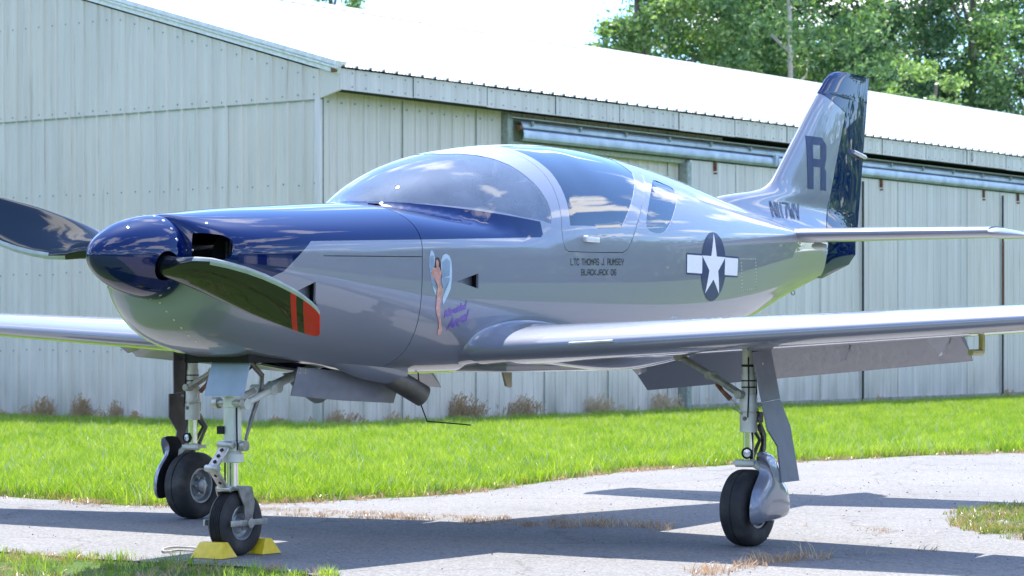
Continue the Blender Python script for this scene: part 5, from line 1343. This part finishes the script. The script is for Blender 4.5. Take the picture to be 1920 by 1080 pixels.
for dy in (-.028, .028):
    b.add(*(lambda V: (V, [(0, 1, 2, 3), (7, 6, 5, 4), (0, 4, 5, 1), (1, 5, 6, 2), (2, 6, 7, 3), (3, 7, 4, 0)]))([(xn+.03, dy-.003, .515), (xn+.06, dy-.003, .475), (kn.x+.012, dy*.8-.003, kn.z-.005), (kn.x-.012, dy*.8-.003, kn.z+.022), (xn+.03, dy+.003, .515), (xn+.06, dy+.003, .475), (kn.x+.012, dy*.8+.003, kn.z-.005), (kn.x-.012, dy*.8+.003, kn.z+.022)]))
b.cyl((xn+.045, -.042, .495), (xn+.045, .042, .495), .017, n=14); b.cyl((kn.x, -.036, kn.z), (kn.x, .036, kn.z), .015, n=14)
up_ = Matrix.Rotation(0, 3, 'Y'); d_ = Vector((xn+.045, 0, .495))-kn
mid = kn+d_*.5; b.box(mid, (.010, .056, d_.length*.86), Matrix.Rotation(atan2(d_.x, d_.z), 3, 'Y')); b.build('upper_scissor_link', ALU, ng, bevel=.001)
b = MB(); lo_ = Vector((xn+.055, 0, .30)); d2 = kn-lo_; b.box(lo_+d2*.5, (.012, .050, d2.length), Matrix.Rotation(atan2(d2.x, d2.z), 3, 'Y')); b.cyl((lo_.x, -.036, lo_.z), (lo_.x, .036, lo_.z), .014, n=14)
b.build('lower_scissor_link', ALU, ng, bevel=.002)
b = MB()
for k in range(3):
    for src, dst, n0 in ((kn, d_, 1),): 
        p = kn+d_*(.25+.25*k)+Vector((.006, 0, .003)); b.lathe(p, Vector((d_.z, 0, -d_.x)).normalized(), [(0, .009), (.003, .009), (.0031, 0)], 12)
for k in range(2):
    p = lo_+d2*(.3+.35*k)+Vector((.006, 0, 0)); b.lathe(p, Vector((d2.z, 0, -d2.x)).normalized(), [(0, .008), (.003, .008), (.0031, 0)], 12)
b.build('lightening_hole', BLACK, ng, smooth=False)
# fork
b = MB(); b.box((xn-.005, 0, .302), (.09, .125, .016)); 
for sy in (1, -1):
    V = []
    pr = [(xn+.040, .305), (xn-.055, .308), (xn-.075, .235), (xn-.055, .155), (xn-.015, .115), (xn+.012, .115), (xn-.005, .165), (xn+.0, .225), (xn+.028, .27)]
    flatplate(b, pr, .064, .009, 0, sy)
b.build('fork', simple('fork_steel', (.33, .32, .31), .4, .75, var=.3, vs=26), ng, bevel=.002)
b = MB(); b.box((xn-.02, .079, .150), (.245, .012, .026)); b.box((xn-.02, -.079, .150), (.245, .012, .026)); b.cyl((xn-.02, -.088, .147), (xn-.02, .088, .147), .012, n=16)
b.cyl((xn-.02, .082, .147), (xn-.02, .094, .147), .022, n=20); b.build('axle_bar', ALU, ng, bevel=.002)
cN = (xn-.02, 0, Rn)
b = MB(); tyre(b, cN, Rn, Wn, 6); ty = b.build('tyre', TYRE, ng, ang=40)
b = MB(); rimdisc(b, cN, Rn, Wn, 1); rimdisc(b, cN, Rn, Wn, -1); b.build('rim', bpy.data.materials['wheel_rim_grey'], ty)
# door plate carried in front of the leg
b = MB(); xd = xn+.075
def onx(u, v, x): q = on_x(u, v, x); return q
c4 = [onx(400, 668, xd), onx(471, 668, xd), onx(467, 742, xd), onx(393, 742, xd)]
V = [(xd+.04*(q > 1), y, z) for q, (y, z) in enumerate(c4)]+[(xd-.006+.04*(q > 1), y, z) for q, (y, z) in enumerate(c4)]; b.add(V, [(0, 1, 2, 3), (7, 6, 5, 4), (0, 4, 5, 1), (1, 5, 6, 2), (2, 6, 7, 3), (3, 7, 4, 0)])
b.build('front_gear_door', SATINL, ng, bevel=.0015)
b = MB(); b.tube([(xn+.03, 0, .80), (xd-.004, 0, .80)], .012, 8); b.tube([(xn+.03, 0, .74), (xd-.004, 0, .74)], .012, 8); b.build('door_rod', ALU, ng)
# drag brace going aft
A_ = Vector((xn-.02, .050, .675)); B_ = Vector((1.52, .050, .735)); Cc_ = Vector((1.28, .050, .80)); b = MB()
b.tube([A_, B_], .016, 12); b.tube([A_+Vector((0, -.09, 0)), B_+Vector((0, -.09, 0))], .016, 12)
for p in (A_, B_): b.cyl(p+Vector((0, -.11, 0)), p+Vector((0, .020, 0)), .024, n=18)
b.tube([B_+Vector((0, -.045, 0)), Cc_+Vector((0, -.045, 0)), Vector((1.06, .005, .86))], [.021, .021, .021], 14); b.cyl(B_+Vector((-.06, -.06, .012)), B_+Vector((-.06, .0, .012)), .027, n=16)
b.tube([Vector((1.60, .03, .86)), Vector((1.20, .03, 1.0))], .014, 10); b.build('drag_brace', WHITE, ng)
b = MB(); b.tube([Vector((1.56, .02, .735)), Vector((1.63, .02, .60)), Vector((1.668, .02, .515))], [.011, .010, .007], 9); b.tube([Vector((1.66, .02, .53)), Vector((1.69, .03, .47))], .004, 6); b.tube([Vector((1.60, -.04, .72)), Vector((1.69, -.03, .60))], .012, 9)
b.tube([Vector((1.75, .03, .93)), Vector((1.55, .02, .80)), Vector((1.56, .02, .735))], .012, 8); b.build('shock_link', DALU, ng)
b = MB()
for k in range(3): b.tube([(xn-.02, .03*k-.03, .95), (xn-.08, .02*k-.02, .86-.02*k), (xn-.18, .03*k-.02, .90), (xn-.3, .02, .95)], .006, 6)
b.tube([(xn+.02, .040, .66), (xn+.025, .045, .56), (xn+.02, .044, .47)], .004, 7); b.build('brake_hose', BLACK, ng)
# nose gear doors hanging along the well
b = MB(); dp_ = [on_y(u, v, .165) for u, v in [(558, 688), (649, 697), (714, 712), (744, 733), (737, 756), (640, 751), (545, 742)]]; flatplate(b, dp_, .165, .006, 0, 1); gd = b.build('nose_gear_door', SATIN, plane, bevel=.0012)
b = MB()
for u, v in ((563, 692), (573, 693), (562, 699), (572, 700)):
    x, z = on_y(u, v, .168); b.lathe((x, .1685, z), (0, 1, 0), [(0, .0045), (.0015, .004), (.002, 0)], 8)
b.build('rivet', simple('brass_rivet', (.55, .48, .25), .3, .8), gd)
b = MB(); dp_ = smooth_poly([on_y(u, v, -.165) for u, v in [(530, 700), (600, 700), (640, 715), (612, 748), (597, 756), (580, 750)]], 2); flatplate(b, dp_, .165, .006, 0, -1); b.build('nose_gear_door', SATIN, plane)

# ---- antennas, tie-down ring
b = MB(); p = [on_y(u, v, .05) for u, v in [(941, 695), (950, 692), (958, 695), (958.5, 726), (953, 727), (948, 724)]]; flatplate(b, p, .05, .012, .004, 1); b.build('blade_antenna', simple('tan_antenna', (.42, .36, .25), .35, .1, .4), plane)
b = MB(); p = [on_y(u, v, -.1) for u, v in [(784, 700), (789, 758), (801, 790), (850, 794), (882, 797)]]
b.tube([(p[0][0], -.1, p[0][1]), (p[1][0], -.1, p[1][1]), (p[2][0], -.1, p[2][1]), (p[3][0], -.1, p[3][1]), (p[4][0], -.1, p[4][1])], .0035, 7); b.build('whip_antenna', BLACK, plane)
b = MB(); x, z = on_y(1487, 549, 0); b.tube([(x+.010*cos(a)*0, .012*cos(a), z+.014*sin(a)) for a in [2*pi*k/14 for k in range(15)]], .003, 6, False); b.tube([(x, 0, z+.014), (x, 0, z+.04)], .004, 6); b.build('tie_down_ring', DALU, plane)

# ================================================================== MARKINGS
def drape(name, me, mapf, mat, par, step=.03, label=None):
    bm = bmesh.new(); bm.from_mesh(me)
    xs = [v.co.x for v in bm.verts]; ys = [v.co.y for v in bm.verts]
    for ax, lo, hi in ((0, min(xs), max(xs)), (1, min(ys), max(ys))):
        q = lo+step
        while q < hi:
            n = Vector((1, 0, 0)) if ax == 0 else Vector((0, 1, 0)); bmesh.ops.bisect_plane(bm, geom=bm.verts[:]+bm.edges[:]+bm.faces[:], plane_co=n*q, plane_no=n); q += step
    bmesh.ops.triangulate(bm, faces=bm.faces)
    for v in bm.verts: v.co = mapf(v.co.x, v.co.y)
    bm.normal_update()
    me2 = bpy.data.meshes.new(name); bm.to_mesh(me2); bm.free(); bpy.data.meshes.remove(me)
    me2.materials.append(mat) if not isinstance(mat, list) else [me2.materials.append(m) for m in mat]
    me2.polygons.foreach_set('use_smooth', [True]*len(me2.polygons))
    # same orientation everywhere: outwards to port
    o = bpy.data.objects.new(name, me2); COL.objects.link(o); o.parent = par
    if label: o['label'] = label
    bm = bmesh.new(); bm.from_mesh(me2)
    for f in bm.faces:
        if f.normal.y < 0: f.normal_flip()
    bm.to_mesh(me2); bm.free(); return o
def on_body(x0, z0, lift=.0012, tilt=0.0):
    ct, st_ = cos(tilt), sin(tilt)
    def f(a, b):
        a, b = a*ct-b*st_, a*st_+b*ct; x = x0-a; z = z0+b; y = Ysurf(x, z); return (x, y+lift, z)
    return f
def poly_mesh(polys, mats=None):
    me = bpy.data.meshes.new('p'); V = []; Fc = []
    for P in polys: k = len(V); V += [(x, y, 0) for x, y in P]; Fc.append(tuple(range(k, k+len(P))))
    me.from_pydata(V, [], Fc); me.update(); return me
INK = simple('dark_lettering', (.012, .014, .02), .35, 0, 1.0); INKN = simple('navy_lettering', (.006, .022, .10), .5, 0, .25)
# stencil-like block letters drawn from strokes
def stroke_text(txt, h, w, t, gap):
    """angular block capitals from chamfered strokes; returns polygons with the text centred on x"""
    c = .22
    G = {
     'L': [[(0, 1), (0, 0), (1, 0)]], 'T': [[(0, 1), (1, 1)], [(.5, 1), (.5, 0)]], 'C': [[(1, .8), (1-c, 1), (c, 1), (0, 1-c), (0, c), (c, 0), (1-c, 0), (1, .2)]],
     'H': [[(0, 0), (0, 1)], [(1, 0), (1, 1)], [(0, .5), (1, .5)]], 'O': [[(c, 0), (0, c), (0, 1-c), (c, 1), (1-c, 1), (1, 1-c), (1, c), (1-c, 0), (c, 0)]],
     'M': [[(0, 0), (0, 1), (.5, .45), (1, 1), (1, 0)]], 'A': [[(0, 0), (0, 1-c), (c, 1), (1-c, 1), (1, 1-c), (1, 0)], [(0, .42), (1, .42)]],
     'S': [[(1, .85), (1-c, 1), (c, 1), (0, 1-c), (0, .62), (c, .5), (1-c, .5), (1, .38), (1, c), (1-c, 0), (c, 0), (0, .15)]], 'J': [[(1, 1), (1, c), (1-c, 0), (c, 0), (0, c)]],
     'R': [[(0, 0), (0, 1), (1-c, 1), (1, 1-c), (1, .62), (1-c, .48), (0, .48)], [(1-c, .48), (1, .34), (1, 0)]], 'U': [[(0, 1), (0, c), (c, 0), (1-c, 0), (1, c), (1, 1)]],
     'E': [[(1, 1), (0, 1), (0, 0), (1, 0)], [(0, .5), (.8, .5)]], 'Y': [[(0, 1), (0, .68), (.5, .45), (.5, 0)], [(1, 1), (1, .68), (.5, .45)]],
     'B': [[(0, 0), (0, 1), (1-c, 1), (1, 1-c), (1, .62), (1-c, .5), (0, .5)], [(1-c, .5), (1, .38), (1, c), (1-c, 0), (0, 0)]], 'K': [[(0, 0), (0, 1)], [(1, 1), (.15, .5), (1, 0)]],
     '0': [[(c, 0), (0, c), (0, 1-c), (c, 1), (1-c, 1), (1, 1-c), (1, c), (1-c, 0), (c, 0)]], '6': [[(1, .85), (1-c, 1), (c, 1), (0, 1-c), (0, c), (c, 0), (1-c, 0), (1, c), (1, .42), (1-c, .55), (0, .55)]],
     'N': [[(0, 0), (0, 1), (1, 0), (1, 1)]], '1': [[(.5, 0), (.5, 1)]], '7': [[(0, 1), (1, 1), (.35, 0)]], 'W': [[(0, 1), (.2, 0), (.5, .6), (.8, 0), (1, 1)]], 'V': [[(0, 1), (.5, 0), (1, 1)]], '.': [[(.0, .0), (.0, .02)]]}
    adv = {'1': .35, '.': .12, ' ': .55}
    out = []; x = 0
    for ch in txt:
        a = adv.get(ch, 1.0)
        for S in G.get(ch, []):
            for p, q in zip(S[:-1], S[1:]):
                p = Vector(((p[0]-(.33 if ch == '1' else 0))*w, p[1]*h)); q = Vector(((q[0]-(.33 if ch == '1' else 0))*w, q[1]*h)); d = (q-p).normalized(); nn = Vector((-d.y, d.x))*t/2
                e = d*t*.38
                out.append([(x+(p-e+nn).x, (p-e+nn).y), (x+(p-e-nn).x, (p-e-nn).y), (x+(q+e-nn).x, (q+e-nn).y), (x+(q+e+nn).x, (q+e+nn).y)])
        x += a*w+gap
    tot = x-gap
    return [[(px-tot/2, py) for px, py in P] for P in out]
def body_text(txt, u0, u1, v0, v1, name, mat, par, tw=.17):
    """text filling the area between two places on the fuselage side"""
    xa, za = xz(u0, (v0+v1)/2); xb, zb_ = xz(u1, (v0+v1)/2); zt_ = xz((u0+u1)/2, v0)[1]; zl = xz((u0+u1)/2, v1)[1]; h = zt_-zl; L = xa-xb
    units = sum({'1': .35, '.': .12, ' ': .55}.get(c, 1.0) for c in txt); w = L/(units+.42*(len(txt)-1)); P = stroke_text(txt, h, w, h*tw, w*.42)
    # overlapping strokes: keep them in one plane-safe stack by tiny lifts
    me = poly_mesh(P); cx = (xa+xb)/2; f = on_body(cx, zl, .0012, atan2(zb_-za, L))
    return drape(name, me, f, mat, par, .06)
body_text('LTC THOMAS J. RUMSEY', 1070, 1169, 485.5, 496.5, 'pilot_name', INK, fuse)
body_text('BLACKJACK 06', 1090, 1155, 505.5, 515.5, 'call_sign', INK, fuse)
# national insignia
cx, cz = xz(1338, 500); r_ = .192
N_ = 40; disc = [(r_*cos(2*pi*k/N_), r_*sin(2*pi*k/N_)) for k in range(N_)]
BL = r_*2.0; bt = .092; 
B0, B1 = -.042, .056
b1 = [[(-BL-.010, B0-.010), (BL+.010, B0-.010), (BL+.010, B1+.010), (-BL-.010, B1+.010)]]
WHT = simple('insignia_white', (.86, .86, .87), .45, 0, .25, var=.02)
drape('roundel', poly_mesh(b1), on_body(cx, cz-.0, .0010), INKN, fuse, .03)
drape('roundel', poly_mesh([disc]), on_body(cx, cz, .0014), INKN, fuse, .03)
for sg in (-1, 1): drape('roundel_bar', poly_mesh([[(sg*r_*.90, B0), (sg*BL, B0), (sg*BL, B1), (sg*r_*.90, B1)][::sg]]), on_body(cx, cz, .0018), WHT, fuse, .03)
star = []
for k in range(10): a = pi/2+k*pi/5; rr_ = r_*.97 if k % 2 == 0 else r_*.97*.382; star.append((rr_*cos(a), rr_*sin(a)))
drape('star', poly_mesh([[star[k-1], star[k], star[(k+1) % 10], (0, 0)] for k in range(0, 10, 2)]), on_body(cx, cz, .0022), WHT, fuse, .03)
# registration and tail letter
def on_fin(x0, z0, lift=.0015, tilt=0.0):
    ct, st_ = cos(tilt), sin(tilt)
    def f(a, b):
        a, b = a*ct-b*st_, a*st_+b*ct; x = x0-a; z = z0+b; return (x, max(tail_point(z, x), Ysurf(x, z) if z < f_zt(x) else 0)+lift, z)
    return f
xa, za = on_y(1451, 392, .08); xb, zb_ = on_y(1505, 397, .08); h = .090
P = stroke_text('N117WV', h, (xa-xb)/6.5, .0125, (xa-xb)/6.5*.38); drape('registration', poly_mesh(P), on_fin((xa+xb)/2, (za+zb_)/2-h/2, .004, 0), INKN, fin, .05)
x1_, zt_ = on_y(1513, 254, .04); x2_, zl_ = on_y(1549, 358, .04); w = (x1_-x2_); h = zt_-zl_; t = w*.30
Rp = [[(0, 0), (t, 0), (t, h), (0, h)], [(t, h-t*.62), (w-t*.5, h-t*.62), (w-t*.5-t*.3, h), (t, h)], [(w-t, h*.66), (w, h*.66), (w, h-t*.55), (w-t*.8, h), (w-t, h-t*.62)], [(t, h*.43), (w-t*.3, h*.43), (w-t*.5, h*.43+t*.62), (t, h*.43+t*.62)], [(w-t, h*.43+t*.4), (w-t*.3, h*.43), (w, h*.43+t*.75), (w, h*.66), (w-t, h*.66)], [(w-t, 0), (w, 0), (w, h*.36), (w-t*.3, h*.43), (w-t, h*.43)]]
drape('tail_letter', poly_mesh([[(x-w/2, y) for x, y in P_] for P_ in Rp]), on_fin((x1_+x2_)/2, zl_, .0025), INKN, fin, .05)
# nose art: plain winged figure
SKIN = simple('painted_skin_tone', (.62, .30, .24), .35, 0, 1.0, var=.25, vs=60); HAIR = simple('painted_dark_hair', (.05, .025, .02), .35, 0, 1.0); WINGP = simple('painted_pale_feather', (.50, .62, .74), .35, 0, 1.0, var=.1); WINGD = simple('painted_slate_feather', (.10, .17, .27), .35, 0, 1.0); PURP = simple('purple_lettering', (.16, .06, .42), .3, 0, 1.0)
def P2(L):  # outline given in the photograph, placed on the skin
    return [xz(u, v) for u, v in L]
def art(name, outlines, mat, lift):
    me = poly_mesh([[(-x, z) for x, z in P2(o)] for o in outlines]); return drape(name, me, on_body(0, 0, lift), mat, fuse, .02)
def zpx(L): return [(760+a*.2036, 440+b_*.2037) for a, b_ in L]
WR = [(330, 230), (345, 190), (375, 175), (405, 195), (422, 240), (430, 340), (425, 420), (415, 500), (385, 570), (348, 645), (340, 600), (345, 500), (335, 380), (328, 300)]
WL = [(222, 200), (232, 150), (245, 143), (262, 170), (270, 215), (268, 280), (262, 330), (262, 400), (285, 500), (282, 560), (262, 520), (243, 450), (232, 360), (222, 290)]
art('feather_wing', [zpx(WR), zpx(WL)], WINGP, .0010)
fe = []
for k in range(8):
    x0_ = 338+k*10; fe.append(zpx([(x0_, 215+abs(k-4)*9), (x0_+4, 215+abs(k-4)*9), (x0_+1-k, 400-k*3), (x0_-4-k, 400-k*3)]))
for k in range(7):
    x0_ = 347+k*10; fe.append(zpx([(x0_, 395), (x0_+4, 395), (x0_-6-k*2, 590-k*20), (x0_-10-k*2, 590-k*20)]))
for k in range(4):
    x0_ = 228+k*9; fe.append(zpx([(x0_, 190+abs(k-2)*8), (x0_+4, 190), (x0_+6, 330), (x0_+1, 330)])); fe.append(zpx([(x0_+5, 335), (x0_+9, 335), (x0_+26, 470+k*12), (x0_+21, 470+k*12)]))
art('feather', fe, WINGD, .0014)
art('figure', [zpx([(268, 300), (300, 292), (322, 310), (330, 345), (322, 400), (318, 450), (345, 500), (340, 560), (328, 610), (318, 660), (320, 740), (328, 820), (335, 870), (322, 915), (298, 925), (290, 890), (306, 860), (300, 780), (284, 720), (278, 670), (284, 600), (290, 520), (298, 480), (278, 430), (258, 395), (240, 380), (238, 350), (248, 310)]), zpx([(276, 235), (292, 225), (305, 245), (304, 280), (292, 300), (280, 280)])], SKIN, .0018)
art('hair', [zpx([(275, 222), (290, 206), (308, 215), (318, 245), (326, 290), (330, 340), (318, 320), (310, 290), (305, 250), (292, 226), (276, 240)]), zpx([(272, 240), (276, 236), (282, 290), (276, 310), (262, 300)])], HAIR, .0022)
def script_text(txt, uv, size, rot, sx, name):
    me = text_mesh(txt, size, sx, shear=.42, bold=.0013, spacing=.9, align='LEFT'); x, z = xz(*uv); return drape(name, me, on_body(x, z, .0012, rot), PURP, fuse, .05)
script_text('Misguided', (831, 597), .052, radians(16), .90, 'nose_art_script'); script_text('Angel', (836, 620), .070, radians(19), 1.05, 'nose_art_script')
# riveted inspection hatch outline on the rear fuselage
b = MB()
cn = [xz(1389, 486), xz(1416, 486), xz(1417, 541), xz(1390, 545)]
for i in range(4):
    a, c = cn[i], cn[(i+1) % 4]; m_ = 7 if i % 2 == 0 else 9
    for k in range(m_):
        t = k/m_; x, z = a[0]+(c[0]-a[0])*t, a[1]+(c[1]-a[1])*t; b.lathe((x, Ysurf(x, z), z), (0.15, 1, 0), [(0, .006), (.0015, .005), (.002, 0)], 8)
b.build('hatch_rivet', ZINC, fuse, kind='stuff')

# ================================================================== WHEEL CHOCKS
YEL = simple('yellow_chock_plastic', (.80, .56, .02), .45, 0, .2, var=.10, vs=30, bump=.15)
def chock(x, y, rz, label):
    b = MB(); L = .17; h = .068
    V = [(-L/2, -.062, 0), (-L/2, .062, 0), (-L/2+.022, .020, h), (-L/2+.022, -.020, h), (L/2, -.062, 0), (L/2, .062, 0), (L/2-.022, .020, h), (L/2-.022, -.020, h)]
    b.add(V, [(0, 1, 2, 3), (7, 6, 5, 4), (0, 4, 5, 1), (1, 5, 6, 2), (2, 6, 7, 3), (3, 7, 4, 0)])
    o = b.build('wheel_chock', YEL, None, bevel=.004); o.location = (x, y, .002); o.rotation_euler = (0, 0, rz); tag(o, label, 'wheel chock', 'chocks at the nose wheel'); return o
def ac2w(x, y): c, s = cos(-(pi/2+HEAD)), sin(-(pi/2+HEAD)); return (AX+c*x-s*y, AY+s*x+c*y)
rzA = -(pi/2+HEAD)
px, py = ac2w(cN[0]+.155, .005); chock(px, py, rzA+pi/2+radians(4), 'yellow wedge chock in front of the nose wheel with the cord lying beside it'); c1w = (px, py)
px, py = ac2w(cN[0]-.150, .01); chock(px, py, rzA+pi/2-radians(5), 'yellow wedge chock behind the nose wheel, partly hidden by the tyre')
g = [ground(u, v) for u, v in [(385, 1034), (360, 1030), (325, 1029), (305, 1033), (312, 1038), (335, 1035), (378, 1037)]]
b = MB(); b.tube([(x, y, .008) for x, y in smooth_poly(g, 4)[:25]], .005, 7); o = b.build('chock_cord', simple('pale_cord', (.45, .42, .36), .8)); tag(o, 'loose pale cord looped on the tarmac left of the front yellow chock', 'cord')
